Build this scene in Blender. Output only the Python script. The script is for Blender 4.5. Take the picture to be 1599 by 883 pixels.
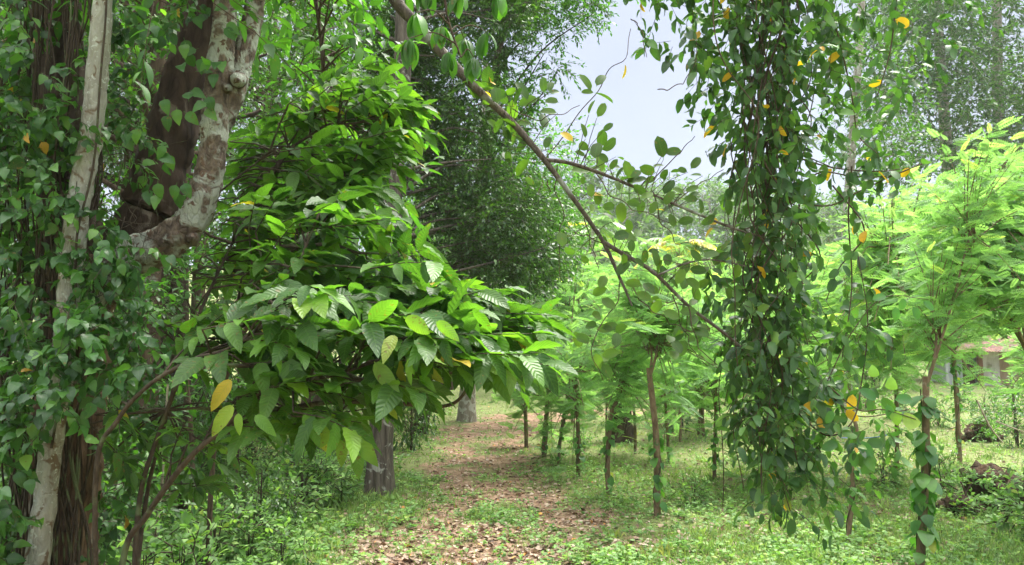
import bpy, math, random
import numpy as np
R = math.radians
for o in list(bpy.data.objects): bpy.data.objects.remove(o)
SC = bpy.context.scene
COL = SC.collection

# ------------------------------------------------------------------ camera
PITCH = R(5.7); HFOV = R(68.0); EYE = 1.6; FPX = 799.5 / math.tan(HFOV / 2)
cam = bpy.data.objects.new('camera', bpy.data.cameras.new('camera')); COL.objects.link(cam)
cam.location = (0, 0, EYE); cam.rotation_euler = (math.pi / 2 + PITCH, 0, 0)
cam.data.sensor_width = 36; cam.data.lens = 18 / math.tan(HFOV / 2)
cam.data.clip_start = 0.05; cam.data.clip_end = 3000
SC.camera = cam
# ------------------------------------------------------------------ world
SUN_EL, SUN_AZ = 62.0, 35.0        # azimuth measured from +y towards +x
W = bpy.data.worlds.new('World'); SC.world = W; W.use_nodes = True
nt = W.node_tree; nt.nodes.clear()
def N(t, **k):
    n = nt.nodes.new(t)
    for a, b in k.items(): setattr(n, a, b)
    return n
def L(a, b): nt.links.new(a, b)
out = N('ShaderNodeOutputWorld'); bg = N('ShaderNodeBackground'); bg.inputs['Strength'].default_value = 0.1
sky = N('ShaderNodeTexSky', sky_type='NISHITA', sun_disc=False); sky.sun_elevation = R(SUN_EL); sky.sun_rotation = R(SUN_AZ)
tc = N('ShaderNodeTexCoord'); sep = N('ShaderNodeSeparateXYZ'); L(tc.outputs['Generated'], sep.inputs[0])
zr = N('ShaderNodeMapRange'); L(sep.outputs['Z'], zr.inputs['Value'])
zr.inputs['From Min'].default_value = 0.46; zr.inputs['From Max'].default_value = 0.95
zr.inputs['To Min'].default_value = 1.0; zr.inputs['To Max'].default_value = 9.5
nz = N('ShaderNodeTexNoise'); nz.inputs['Scale'].default_value = 2.2; nz.inputs['Detail'].default_value = 5; L(tc.outputs['Generated'], nz.inputs['Vector'])
cr = N('ShaderNodeValToRGB'); L(nz.outputs['Fac'], cr.inputs['Fac'])
cr.color_ramp.elements[0].position = .38; cr.color_ramp.elements[1].position = .66
cr.color_ramp.elements[0].color = (.60, .635, .79, 1); cr.color_ramp.elements[1].color = (.74, .77, .90, 1)
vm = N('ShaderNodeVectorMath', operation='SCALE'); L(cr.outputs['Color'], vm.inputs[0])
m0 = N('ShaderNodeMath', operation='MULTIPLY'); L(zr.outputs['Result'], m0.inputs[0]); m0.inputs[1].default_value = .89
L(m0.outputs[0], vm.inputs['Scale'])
wz = N('ShaderNodeMapRange'); L(sep.outputs['Z'], wz.inputs['Value']); wz.inputs['From Min'].default_value = .42; wz.inputs['From Max'].default_value = .7
wm = N('ShaderNodeMixRGB'); L(wz.outputs[0], wm.inputs[0]); L(cr.outputs['Color'], wm.inputs[1]); wm.inputs[2].default_value = (.74, .745, .73, 1); L(wm.outputs[0], vm.inputs[0])
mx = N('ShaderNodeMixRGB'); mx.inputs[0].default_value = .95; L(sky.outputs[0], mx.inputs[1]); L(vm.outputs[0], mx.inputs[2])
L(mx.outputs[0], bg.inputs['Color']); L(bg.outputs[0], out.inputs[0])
# ------------------------------------------------------------------ sun
sl = bpy.data.lights.new('sun', 'SUN'); sl.energy = 1.0; sl.angle = R(28); sl.color = (1, .96, .88)
so = bpy.data.objects.new('sun', sl); COL.objects.link(so)
so.rotation_euler = (R(90 - SUN_EL), 0, -R(SUN_AZ) + math.pi)
so.rotation_euler = (R(-(90 - SUN_EL)), 0, -R(SUN_AZ))
vs = SC.view_settings; vs.view_transform = 'Standard'; vs.look = 'None'; vs.gamma = 1; vs.exposure = 3.35; vs.use_curve_mapping = False
cy = SC.cycles; cy.max_bounces = 7; cy.diffuse_bounces = 3; cy.glossy_bounces = 2; cy.transmission_bounces = 4; cy.volume_bounces = 1
cy.transparent_max_bounces = 4; cy.use_denoising = True; cy.sample_clamp_indirect = 6

# ------------------------------------------------------------------ maths helpers
ca, sa = math.cos(PITCH), math.sin(PITCH)
def P(px, py, Y):
    x = (px - 799.5) / FPX; z = (441.5 - py) / FPX
    dy = ca - z * sa; dz = sa + z * ca; k = Y / dy
    return np.array([x * k, Y, EYE + dz * k])
def PA(px, py, Y):
    px, py, Y = map(np.asarray, (px, py, Y))
    x = (px - 799.5) / FPX; z = (441.5 - py) / FPX
    k = Y / (ca - z * sa)
    return np.stack([x * k, Y + 0 * k, EYE + (sa + z * ca) * k], -1)
def sm(a, b, x):
    t = np.clip((np.asarray(x, float) - a) / (b - a), 0, 1); return t * t * (3 - 2 * t)
def wob(x, y, s=0):
    return (np.sin(x * 1.7 + y * .9 + s) + np.sin(x * -.8 + y * 1.9 + 2.1 + s) + np.sin(x * 3.1 - y * 2.3 + 1.3 * s) * .6 + np.sin(x * 5.3 + y * 4.7 + s) * .35) / 2.95
def ground_z(x, y):
    x = np.asarray(x, float); y = np.asarray(y, float)
    z = 0.02 * np.clip(y - 14, 0, 40) + .035 * wob(x, y) + .012 * wob(x * 3, y * 3, 2)
    z = z + .12 * sm(-1.8, -5, x) * sm(4, 8, y)
    h = 14.0 + 3.0 * np.sin(x * .035 + 1.0) + 1.5 * np.sin(x * .11)
    return z + h * sm(48, 112, y)
def G(px, py):
    Y = 10.
    for _ in range(60):
        p = P(px, py, Y); e = p[2] - float(ground_z(p[0], p[1]))
        Y = max(1.0, Y + e / max(.06, (EYE - p[2]) / Y) * .7)
    p = P(px, py, Y); p[2] = float(ground_z(p[0], p[1])); return p
PATH = [(5.0, -.5, 1.25), (5.9, -.4, 1.2), (7.9, -.05, 1.2), (10.5, -.3, .85), (13.5, -.5, .85), (17, -.35, 1.3), (20, .6, 1.3), (22, 3.2, 1.2), (23, 6.5, 1.2), (24, 12, 1.2)]
def path_mask(x, y):
    x = np.asarray(x, float); y = np.asarray(y, float)
    ys = [p[0] for p in PATH]
    c = np.interp(y, ys[:7], [p[1] for p in PATH][:7]); w = np.interp(y, ys[:7], [p[2] for p in PATH][:7])
    d = np.abs(x - c) / w
    m = 1 - sm(.55, 1.25, d + .35 * wob(x * 1.6, y * 1.6, 4)); m = m * (1 - sm(20, 21.5, y))
    cx = np.interp(x, [0, 3.2, 6.5, 12, 30], [20, 21.3, 21.9, 22.4, 24]); m2 = (1 - sm(.5, 1.4, np.abs(y - cx) / 1.0 + .3 * wob(x, y))) * sm(-.5, .6, x)
    m = m * (.42 + .58 * sm(-.45, .35, wob(x * 2.7, y * 2.7, 11) + .5 * wob(x * 6.1, y * 6.1, 2)))
    strip = (1 - sm(.1, .45, np.abs(x - c + .05) / w)) * sm(.0, .5, wob(x * .8 + 2, y * 1.3, 7)) * .6
    return np.clip(np.maximum(m - strip, m2 * (1 - .8 * sm(2, 5, x))), 0, 1)
def nrm(a): return a / np.maximum(np.linalg.norm(a, axis=-1, keepdims=True), 1e-9)
UP = np.array([0, 0, 1.])
def catmull(pts, n=8):
    p = np.asarray(pts, float); p = np.vstack([2 * p[0] - p[1], p, 2 * p[-1] - p[-2]]); o = []
    for i in range(1, len(p) - 2):
        t = np.linspace(0, 1, n, endpoint=False)[:, None]
        a, b, c, d = p[i - 1], p[i], p[i + 1], p[i + 2]
        o.append(.5 * (2 * b + (c - a) * t + (2 * a - 5 * b + 4 * c - d) * t ** 2 + (3 * b - a - 3 * c + d) * t ** 3))
    o.append(p[-2][None]); return np.vstack(o)

# ------------------------------------------------------------------ mesh builder (quads only)
class MB:
    def __init__(s): s.v = []; s.f = []; s.a = []; s.n = 0
    def add(s, v, f, a):
        v = np.asarray(v, np.float32).reshape(-1, 3)
        s.v.append(v); s.f.append(np.asarray(f, np.int64).reshape(-1, 4) + s.n); s.a.append(np.asarray(a, np.float32).reshape(-1, 3)); s.n += len(v)
    def mesh(s, name, mat, smooth=True):
        me = bpy.data.meshes.new(name)
        if s.n:
            v = np.concatenate(s.v); f = np.concatenate(s.f); a = np.concatenate(s.a); nf = len(f)
            me.vertices.add(len(v)); me.vertices.foreach_set('co', v.ravel())
            me.loops.add(nf * 4); me.loops.foreach_set('vertex_index', f.ravel().astype(np.int32))
            me.polygons.add(nf); me.polygons.foreach_set('loop_start', np.arange(0, nf * 4, 4, dtype=np.int32))
            try: me.polygons.foreach_set('loop_total', np.full(nf, 4, np.int32))
            except Exception: pass
            me.polygons.foreach_set('use_smooth', np.full(nf, smooth))
            at = me.attributes.new('lf', 'FLOAT_VECTOR', 'POINT'); at.data.foreach_set('vector', a.ravel())
            me.update(calc_edges=True)
        me.materials.append(mat); return me
    def build(s, name, mat, parent=None, smooth=True):
        o = bpy.data.objects.new(name, s.mesh(name, mat, smooth)); COL.objects.link(o)
        if parent is not None:
            o.parent = parent; l = parent.location
            o.location = (-l[0], -l[1], -l[2])     # geometry is given in world coordinates
        return o
def tag(o, label, cat, group=None, kind=None):
    o['label'] = label
    if cat: o['category'] = cat
    if group: o['group'] = group
    if kind: o['kind'] = kind
    return o
def thing(name, loc, label, cat, group=None):
    o = bpy.data.objects.new(name, None); COL.objects.link(o); o.location = [float(c) for c in loc]; o.empty_display_size = .1
    return tag(o, label, cat, group)
def structure(o): o['kind'] = 'structure'; return o
def copy_tree(root, loc, rz=0, sc=1, label=None, group=None):
    c = root.copy(); COL.objects.link(c); c.location = [float(q) for q in loc]; c.rotation_euler = (0, 0, rz); c.scale = (sc,) * 3 if np.isscalar(sc) else sc
    if label: c['label'] = label
    if group: c['group'] = group
    for ch in list(root.children):
        d = ch.copy(); COL.objects.link(d); d.parent = c
        for g in list(ch.children):
            e = g.copy(); COL.objects.link(e); e.parent = d
    return c

def tube(mb, path, rad, sides=8, lump=0., seed=0, tint=.5, cap=False, flute=0.):
    p = np.asarray(path, float); n = len(p); r = np.asarray(rad, float) * np.ones(n)
    T = nrm(np.gradient(p, axis=0)); ref = np.array([.31, .17, 1.]) if abs(T[0][2]) < .9 else np.array([1., .2, .1])
    A = nrm(np.cross(T, ref)); B = np.cross(T, A)
    th = np.linspace(0, 2 * np.pi, sides, endpoint=False)
    s = np.concatenate([[0], np.cumsum(np.linalg.norm(np.diff(p, axis=0), axis=1))])
    rr = r[:, None] * np.ones((n, sides))
    if lump: rr = rr * (1 + lump * (np.sin(s[:, None] * 9 + th * 2 + seed) + .7 * np.sin(s[:, None] * 21 + th * 3 + seed * 2) + .5 * np.sin(s[:, None] * 43 - th * 5 + seed)) / 2.2)
    if sides >= 14:
        g_ = np.random.default_rng(seed + 7).normal(size=(n, sides)); rr = rr * (1 + .045 * (g_ + np.roll(g_, 1, 0) + np.roll(g_, 1, 1)) / 1.7)
    if flute: rr = rr * (1 + flute * np.sin(th * 5 + s[:, None] * .8 + seed) + flute * .5 * np.sin(th * 9 - s[:, None] + seed))
    V = p[:, None] + rr[..., None] * (np.cos(th)[None, :, None] * A[:, None] + np.sin(th)[None, :, None] * B[:, None])
    i = np.arange(n - 1)[:, None] * sides; j = np.arange(sides)[None]; k = (j + 1) % sides
    F = np.stack([i + j, i + k, i + sides + k, i + sides + j], -1)
    a = np.stack([np.repeat(s[:, None], sides, 1), np.tile(th, (n, 1)), np.full((n, sides), tint)], -1)
    mb.add(V, F, a)
    if cap: tube(mb, [p[-1], p[-1] + T[-1] * .004], [r[-1], .0005], sides, tint=tint)
def curve(mb, pts, r0, r1, sides=8, n=8, lump=0., seed=0, wiggle=0., rng=None, flute=0.):
    q = catmull(pts, n)
    if wiggle:
        k = np.linspace(0, 1, len(q)); w = np.sin(np.pi * k)[:, None]
        q = q + w * wiggle * np.stack([np.sin(k * 17 + seed), np.sin(k * 13 + seed * 2), np.sin(k * 19 + seed * 3)], -1)
    rad = np.interp(np.linspace(0, 1, len(q)), np.linspace(0, 1, len(np.atleast_1d(r0))) if not np.isscalar(r0) else [0, 1], r0 if not np.isscalar(r0) else [r0, r1])
    tube(mb, q, rad, sides, lump, seed, flute=flute); return q
def sticks(mb, p0, p1, r0, r1, sag=0., sides=4):
    p0, p1 = np.asarray(p0, float), np.asarray(p1, float); n = len(p0)
    if n == 0: return
    r0 = np.broadcast_to(r0, (n,)); r1 = np.broadcast_to(r1, (n,))
    pm = (p0 + p1) / 2; pm[:, 2] += sag * np.linalg.norm(p1 - p0, axis=1)
    T = nrm(p1 - p0); A = nrm(np.cross(T, np.array([.23, .31, .9]))); B = np.cross(T, A)
    th = np.linspace(0, 2 * np.pi, sides, endpoint=False)
    ring = np.cos(th)[None, :, None] * A[:, None] + np.sin(th)[None, :, None] * B[:, None]
    V = np.stack([p0[:, None] + ring * r0[:, None, None], pm[:, None] + ring * ((r0 + r1) / 2)[:, None, None], p1[:, None] + ring * r1[:, None, None]], 1)
    base = np.arange(n)[:, None, None] * (3 * sides); i = np.arange(2)[None, :, None] * sides; j = np.arange(sides)[None, None]; k = (j + 1) % sides
    F = np.stack([base + i + j, base + i + k, base + i + sides + k, base + i + sides + j], -1)
    a = np.zeros((n, 3, sides, 3)); a[..., 0] = np.arange(3)[None, :, None] * .3; a[..., 2] = .5
    mb.add(V, F, a)

# ------------------------------------------------------------------ leaf templates: (verts, quads, uv)
def leaf_tpl(nu, prof, width, fold=.25, droop=.15, cols=1, wave=0., nw=3, stalk=.0):
    us = np.linspace(0, 1, nu); vv = np.linspace(-1, 1, 2 * cols + 1)
    w = np.array([max(prof(u), .0) for u in us]) * width
    X, Vv = np.meshgrid(us, vv, indexing='ij'); Wd = w[:, None] * np.ones_like(Vv)
    Yc = Vv * Wd; Z = fold * np.abs(Yc) - droop * X ** 2 + wave * np.sin(2 * np.pi * nw * X + (Vv > 0) * 1.3) * np.abs(Vv) * Wd
    Xs = stalk + X * (1 - stalk)
    v = np.stack([Xs, Yc, Z], -1).reshape(-1, 3); c = 2 * cols + 1
    i = np.arange(nu - 1)[:, None] * c; j = np.arange(c - 1)[None]
    f = np.stack([i + j, i + j + 1, i + c + j + 1, i + c + j], -1).reshape(-1, 4)
    uv = np.stack([X, Vv], -1).reshape(-1, 2)
    if stalk:
        m = len(v); t = .012
        v = np.vstack([v, [[0, -t, 0], [0, t, 0], [stalk + .02, t, 0.002], [stalk + .02, -t, .002]]]); f = np.vstack([f, [[m, m + 1, m + 2, m + 3]]]); uv = np.vstack([uv, [[0, 0]] * 4])
    return v, f, uv
def pr_ov(u): return (u + .02) ** .55 * (1.0001 - u) ** .9 * 1.95 if u < .999 else .0
def pr_el(u): return math.sqrt(max(0, 1 - (2 * u - 1) ** 2)) ** .95 if 0 < u < 1 else .02
def pr_ht(u): return (min(1, (u + .05) * 3.6)) ** .6 * (1 - u ** 1.25) ** 1.05 * (1.1 if u < 1 else 0)
def pr_hs(u): return max(0, math.sin(math.pi * min(1, u) ** .66)) ** .85
def pr_rd(u): return (min(1, (u + .04) * 5.5)) ** .6 * (1 - u ** 2.2) ** .75 * (1 if u < 1 else 0)
T_FAR = (np.array([[0, 0, 0], [.45, -.22, .05], [1, 0, -.06], [.45, .22, .05]]), np.array([[0, 1, 2, 3]]), np.array([[0, 0], [.5, -1], [1, 0], [.5, 1]]))
T_FARW = (np.array([[0, 0, 0], [.45, -.33, .05], [1, 0, -.08], [.45, .33, .05]]), np.array([[0, 1, 2, 3]]), T_FAR[2])
T_MID = leaf_tpl(4, pr_el, .22, .3, .2)
T_OV = leaf_tpl(6, pr_ov, .24, .25, .25, stalk=.1)
T_ELL = leaf_tpl(7, pr_el, .27, .25, .18, stalk=.08)
T_CRP = leaf_tpl(7, lambda u: (pr_el(u) * (1.12 - .35 * u)), .245, .3, .3, stalk=.08, wave=.1)
T_ELLW = leaf_tpl(7, pr_el, .2, .3, .35, stalk=.1)
T_HEART = leaf_tpl(9, pr_hs, .31, .22, .38, wave=.12, stalk=.16)
T_ROUND = leaf_tpl(7, pr_rd, .42, .1, .18, stalk=.14)
T_COF = leaf_tpl(11, pr_ov, .25, .2, .3, cols=2, wave=.12, nw=3.6, stalk=.05)
T_LANCE = leaf_tpl(5, pr_ov, .13, .3, .35, stalk=.05)
def pinnate(n=7, L_=1., lw=.2, droop=.25):
    V, F, U = [], [], []; c = 0
    def leaflet(x, sgn, ln, ang):
        nonlocal c
        d = np.array([math.cos(ang), sgn * math.sin(ang), -.12]); s = np.array([-d[1], d[0], 0.])
        b = np.array([x, 0, -droop * x * x])
        V.extend([b, b + d * ln * .5 - s * ln * lw, b + d * ln, b + d * ln * .5 + s * ln * lw]); F.append([c, c + 1, c + 2, c + 3]); U.extend([[0, 0], [.5, -1], [1, 0], [.5, 1]]); c += 4
    for i in range(n):
        t = (i + 1) / (n + .5); ln = .2 * (1 - .5 * abs(t - .45)) 
        for sg in (-1, 1): leaflet(.12 + t * .8, sg, ln, 1.15 - .25 * t)
    leaflet(.9, 1, .24, 0)
    for a, b in ((0, .45), (.45, .92)):
        V.extend([[a, -.006, -droop * a * a], [a, .006, -droop * a * a], [b, .006, -droop * b * b], [b, -.006, -droop * b * b]]); F.append([c, c + 1, c + 2, c + 3]); U.extend([[0, 0]] * 4); c += 4
    return np.array(V, float), np.array(F), np.array(U, float)
T_PIN = pinnate(9, lw=.23); T_PINF = pinnate(6, lw=.26)
def place(mb, T, pos, d, up, size, tint, width=1.):
    v, f, uv = T; pos = np.asarray(pos, float); n = len(pos)
    if n == 0: return
    d = nrm(np.asarray(d, float)); s = nrm(np.cross(d, up)); nn = np.cross(s, d)
    size = np.broadcast_to(size, (n,))[:, None, None]; tint = np.broadcast_to(tint, (n,)); width = np.broadcast_to(width, (n,))[:, None, None]
    V = pos[:, None] + size * (v[None, :, 0:1] * d[:, None] + width * v[None, :, 1:2] * s[:, None] + v[None, :, 2:3] * nn[:, None])
    F = f[None] + (np.arange(n) * len(v))[:, None, None]
    a = np.concatenate([np.broadcast_to(uv, (n,) + uv.shape), np.repeat(tint[:, None, None], len(v), 1)], -1)
    mb.add(V, F, a)
def rv(rng, n): return nrm(rng.normal(size=(n, 3)))
def tints(rng, n, old=.02):
    t = rng.uniform(0, .8, n); t[rng.random(n) < old] = .97; return t
def sprays(mb, tw, T, rng, base, d, Ls, k, size, ang=.9, droop=.25, hang=.25, jit=.35, old=.01, svar=.3, twr=.003, flat=.5, pairs=False):
    """leafy twigs: base (n,3), direction d (n,3)"""
    base = np.asarray(base, float); n = len(base); d = nrm(d); Ls = np.broadcast_to(Ls, (n,))
    side = nrm(np.cross(d, UP + rng.normal(size=(n, 3)) * flat)); tw_tint = rng.uniform(-.15, .15, n)
    tip = base + d * Ls[:, None] - UP * (droop * Ls)[:, None]
    if tw is not None: sticks(tw, base, tip, twr, twr * .4, sag=droop * .25)
    for i in range(k):
        t = (i + .6) / k; sg = (-1) ** i
        if pairs: t = ((i // 2) * 2 + 1) / k
        t = .12 + .88 * t
        pos = base + d * (Ls * t)[:, None] - UP * (droop * Ls * t * t)[:, None] + (UP * (droop * .5 * t * (1 - t)) * Ls[:, None]) * 0
        a = ang * (1 - .55 * t ** 2)
        ld = d * math.cos(a) + side * sg * math.sin(a) - UP * hang + rng.normal(size=(n, 3)) * jit
        up = UP + rng.normal(size=(n, 3)) * jit
        sz = size * rng.uniform(1 - svar, 1 + svar, n) * (1 - .25 * abs(t - .6))
        place(mb, T, pos, ld, up, sz, np.clip(tints(rng, n, old) + tw_tint, 0, .99))
def in_poly(x, y, poly):
    p = np.asarray(poly, float); q = np.roll(p, -1, 0); c = np.zeros(len(x), bool)
    for (x0, y0), (x1, y1) in zip(p, q):
        if y0 == y1: continue
        c ^= ((y0 > y) != (y1 > y)) & (x < (x1 - x0) * (y - y0) / (y1 - y0) + x0)
    return c
def sample_poly(rng, poly, Y0, Y1, n):
    p = np.asarray(poly, float); o = []; m = 0
    while m < n:
        x = rng.uniform(p[:, 0].min(), p[:, 0].max(), n * 4); y = rng.uniform(p[:, 1].min(), p[:, 1].max(), n * 4); k = in_poly(x, y, p)
        o.append(np.stack([x[k], y[k]], -1)); m += k.sum()
    q = np.concatenate(o)[:n]; return PA(q[:, 0], q[:, 1], rng.uniform(Y0, Y1, n))

# ------------------------------------------------------------------ materials
def new_mat(name):
    m = bpy.data.materials.new(name); m.use_nodes = True; t = m.node_tree; t.nodes.clear(); return m, t
WARM = 1.06
def leaf_mat(name, cols, trans=.42, rough=.42, tcol=(1.6, 2.1, .55), vein=0., spec=.5, bump=0.):
    m, t = new_mat(name); nw = t.nodes.new; lk = t.links.new
    o = nw('ShaderNodeOutputMaterial'); at = nw('ShaderNodeAttribute'); at.attribute_name = 'lf'
    sp = nw('ShaderNodeSeparateXYZ'); lk(at.outputs['Vector'], sp.inputs[0])
    r = nw('ShaderNodeValToRGB'); lk(sp.outputs['Z'], r.inputs['Fac'])
    e = r.color_ramp.elements
    while len(e) < len(cols): e.new(.5)
    for q, (p, c) in zip(e, cols): q.position = p; q.color = (c[0] * (WARM if c[0] < c[1] * .8 else 1), c[1], c[2] * (1.1 if c[0] < c[1] * .8 else 1), 1)
    colr = r.outputs['Color']
    # blotches and wear
    geo = nw('ShaderNodeNewGeometry'); nz_ = nw('ShaderNodeTexNoise'); nz_.inputs['Scale'].default_value = 9; nz_.inputs['Detail'].default_value = 3
    lk(geo.outputs['Position'], nz_.inputs['Vector'])
    hs = nw('ShaderNodeHueSaturation'); mr = nw('ShaderNodeMapRange'); lk(nz_.outputs['Fac'], mr.inputs['Value'])
    mr.inputs['From Min'].default_value = .3; mr.inputs['From Max'].default_value = .7; mr.inputs['To Min'].default_value = .72; mr.inputs['To Max'].default_value = 1.25
    lk(mr.outputs['Result'], hs.inputs['Value']); lk(colr, hs.inputs['Color']); colr = hs.outputs['Color']
    bmp = None
    nb = nw('ShaderNodeTexNoise'); nb.inputs['Scale'].default_value = 55; nb.inputs['Detail'].default_value = 2; lk(geo.outputs['Position'], nb.inputs['Vector'])
    n5 = nw('ShaderNodeTexNoise'); n5.inputs['Scale'].default_value = 3.1; n5.inputs['Detail'].default_value = 1; lk(geo.outputs['Position'], n5.inputs['Vector'])
    ab5 = nw('ShaderNodeMath'); ab5.operation = 'MULTIPLY_ADD'; lk(n5.outputs['Fac'], ab5.inputs[0]); ab5.inputs[1].default_value = .35; lk(nb.outputs['Fac'], ab5.inputs[2])
    mb5 = nw('ShaderNodeMapRange'); lk(ab5.outputs[0], mb5.inputs['Value']); mb5.inputs['From Min'].default_value = .86; mb5.inputs['From Max'].default_value = .90; mb5.inputs['To Max'].default_value = .75
    xb = nw('ShaderNodeMixRGB'); lk(mb5.outputs[0], xb.inputs[0]); lk(colr, xb.inputs[1]); xb.inputs[2].default_value = (.16, .11, .035, 1); colr = xb.outputs[0]
    if vein:
        ab = nw('ShaderNodeMath'); ab.operation = 'ABSOLUTE'; lk(sp.outputs['Y'], ab.inputs[0])
        # lateral veins: sin(2 pi n (u - .3|v|))
        ml = nw('ShaderNodeMath'); ml.operation = 'MULTIPLY'; lk(ab.outputs[0], ml.inputs[0]); ml.inputs[1].default_value = -.16
        ad = nw('ShaderNodeMath'); ad.operation = 'ADD'; lk(sp.outputs['X'], ad.inputs[0]); lk(ml.outputs[0], ad.inputs[1])
        m2 = nw('ShaderNodeMath'); m2.operation = 'MULTIPLY'; lk(ad.outputs[0], m2.inputs[0]); m2.inputs[1].default_value = 2 * math.pi * 10
        cs = nw('ShaderNodeMath'); cs.operation = 'COSINE'; lk(m2.outputs[0], cs.inputs[0])
        pw = nw('ShaderNodeMapRange'); lk(cs.outputs[0], pw.inputs['Value']); pw.inputs['From Min'].default_value = .72; pw.inputs['From Max'].default_value = 1
        md = nw('ShaderNodeMapRange'); lk(ab.outputs[0], md.inputs['Value']); md.inputs['From Min'].default_value = .1; md.inputs['From Max'].default_value = .03
        mxv = nw('ShaderNodeMath'); mxv.operation = 'MAXIMUM'; lk(pw.outputs[0], mxv.inputs[0]); lk(md.outputs[0], mxv.inputs[1])
        mm = nw('ShaderNodeMath'); mm.operation = 'MULTIPLY'; lk(mxv.outputs[0], mm.inputs[0]); mm.inputs[1].default_value = vein
        h2 = nw('ShaderNodeMixRGB'); lk(mm.outputs[0], h2.inputs[0]); lk(colr, h2.inputs[1])
        h2.inputs[2].default_value = (.16, .30, .06, 1); colr = h2.outputs[0]
        if bump:
            bmp = nw('ShaderNodeBump'); bmp.inputs['Strength'].default_value = bump; bmp.inputs['Distance'].default_value = .006; bmp.invert = True
            lk(cs.outputs[0], bmp.inputs['Height'])
    b = nw('ShaderNodeBsdfPrincipled'); lk(colr, b.inputs['Base Color']); b.inputs['Roughness'].default_value = rough; b.inputs['Specular IOR Level'].default_value = spec
    tr = nw('ShaderNodeBsdfTranslucent'); vmul = nw('ShaderNodeVectorMath'); vmul.operation = 'MULTIPLY'; lk(colr, vmul.inputs[0]); vmul.inputs[1].default_value = tcol
    lk(vmul.outputs[0], tr.inputs['Color'])
    if bmp: lk(bmp.outputs[0], b.inputs['Normal']); lk(bmp.outputs[0], tr.inputs['Normal'])
    mi = nw('ShaderNodeMixShader'); mi.inputs[0].default_value = trans; lk(b.outputs[0], mi.inputs[1]); lk(tr.outputs[0], mi.inputs[2]); lk(mi.outputs[0], o.inputs[0])
    return m
YEL = (.42, .31, .04)
M_VINE = leaf_mat('vine_leaf', [(0, (.028, .080, .022)), (.45, (.052, .145, .032)), (.8, (.10, .235, .045)), (.93, (.15, .30, .045)), (.96, (.5, .28, .04))], .3, .36, vein=.12, spec=.45)
M_COF = leaf_mat('coffee_leaf', [(0, (.038, .095, .024)), (.45, (.07, .155, .03)), (.8, (.11, .24, .036)), (.93, (.18, .31, .04)), (.96, YEL)], .45, .42, (1.7, 2.1, .55), vein=.2, bump=.2, spec=.38)
M_ELL = leaf_mat('oval_leaf', [(0, (.040, .085, .022)), (.5, (.07, .13, .028)), (.85, (.11, .19, .03)), (.93, (.13, .21, .03)), (.96, (.6, .36, .04))], .45, .5, vein=.15, spec=.3)
M_CREEP = leaf_mat('creeper_leaf', [(0, (.034, .085, .030)), (.5, (.062, .14, .042)), (.85, (.12, .24, .055)), (.93, (.18, .30, .06)), (.96, (.62, .33, .03))], .32, .42, vein=.08, spec=.35)
M_DARK = leaf_mat('evergreen_leaf', [(0, (.036, .082, .026)), (.5, (.062, .135, .036)), (.85, (.11, .22, .045)), (1, (.16, .28, .05))], .33, .38)
M_DEEP = leaf_mat('deep_green_leaf', [(0, (.028, .068, .020)), (.5, (.048, .115, .026)), (.85, (.09, .19, .035)), (1, (.13, .24, .04))], .36, .5, spec=.25)
M_MIDG = leaf_mat('forest_leaf', [(0, (.035, .095, .022)), (.5, (.06, .155, .028)), (.85, (.10, .235, .035)), (1, (.16, .30, .045))], .42, .45)
M_GLI = leaf_mat('pinnate_leaf', [(0, (.105, .225, .08)), (.5, (.16, .32, .11)), (.85, (.225, .40, .13)), (1, (.32, .46, .12))], .58, .55, (1.6, 1.7, .85), spec=.3)
M_FERN = leaf_mat('weed_leaf', [(0, (.09, .18, .055)), (.5, (.165, .31, .09)), (.85, (.28, .43, .13)), (1, (.3, .36, .08))], .4, .55, (1.4, 1.7, .7), spec=.3)
M_PEP = leaf_mat('pepper_leaf', [(0, (.045, .14, .035)), (.5, (.075, .2, .04)), (.8, (.13, .29, .05)), (.93, (.2, .36, .05)), (.96, (.4, .42, .05))], .35, .36, vein=.12)
M_GRASS = leaf_mat('grass_blade', [(0, (.10, .18, .055)), (.5, (.19, .305, .09)), (.85, (.31, .41, .14)), (1, (.34, .34, .12))], .4, .6, (1.4, 1.6, .7), spec=.25)
M_FAR = leaf_mat('distant_leaf', [(0, (.06, .11, .05)), (.5, (.09, .16, .065)), (.85, (.14, .23, .08)), (1, (.2, .28, .09))], .3, .6, spec=.2)
M_LITTER = leaf_mat('fallen_leaf', [(0, (.085, .048, .03)), (.3, (.19, .115, .072)), (.55, (.34, .245, .175)), (.8, (.52, .42, .335)), (.93, (.30, .11, .05)), (1, (.6, .28, .07))], .1, .6, (1.1, 1, .8), spec=.3)
M_PALM = leaf_mat('palm_leaf', [(0, (.10, .20, .05)), (.6, (.17, .30, .06)), (.9, (.5, .42, .05)), (1, (.65, .5, .08))], .35, .4)

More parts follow.
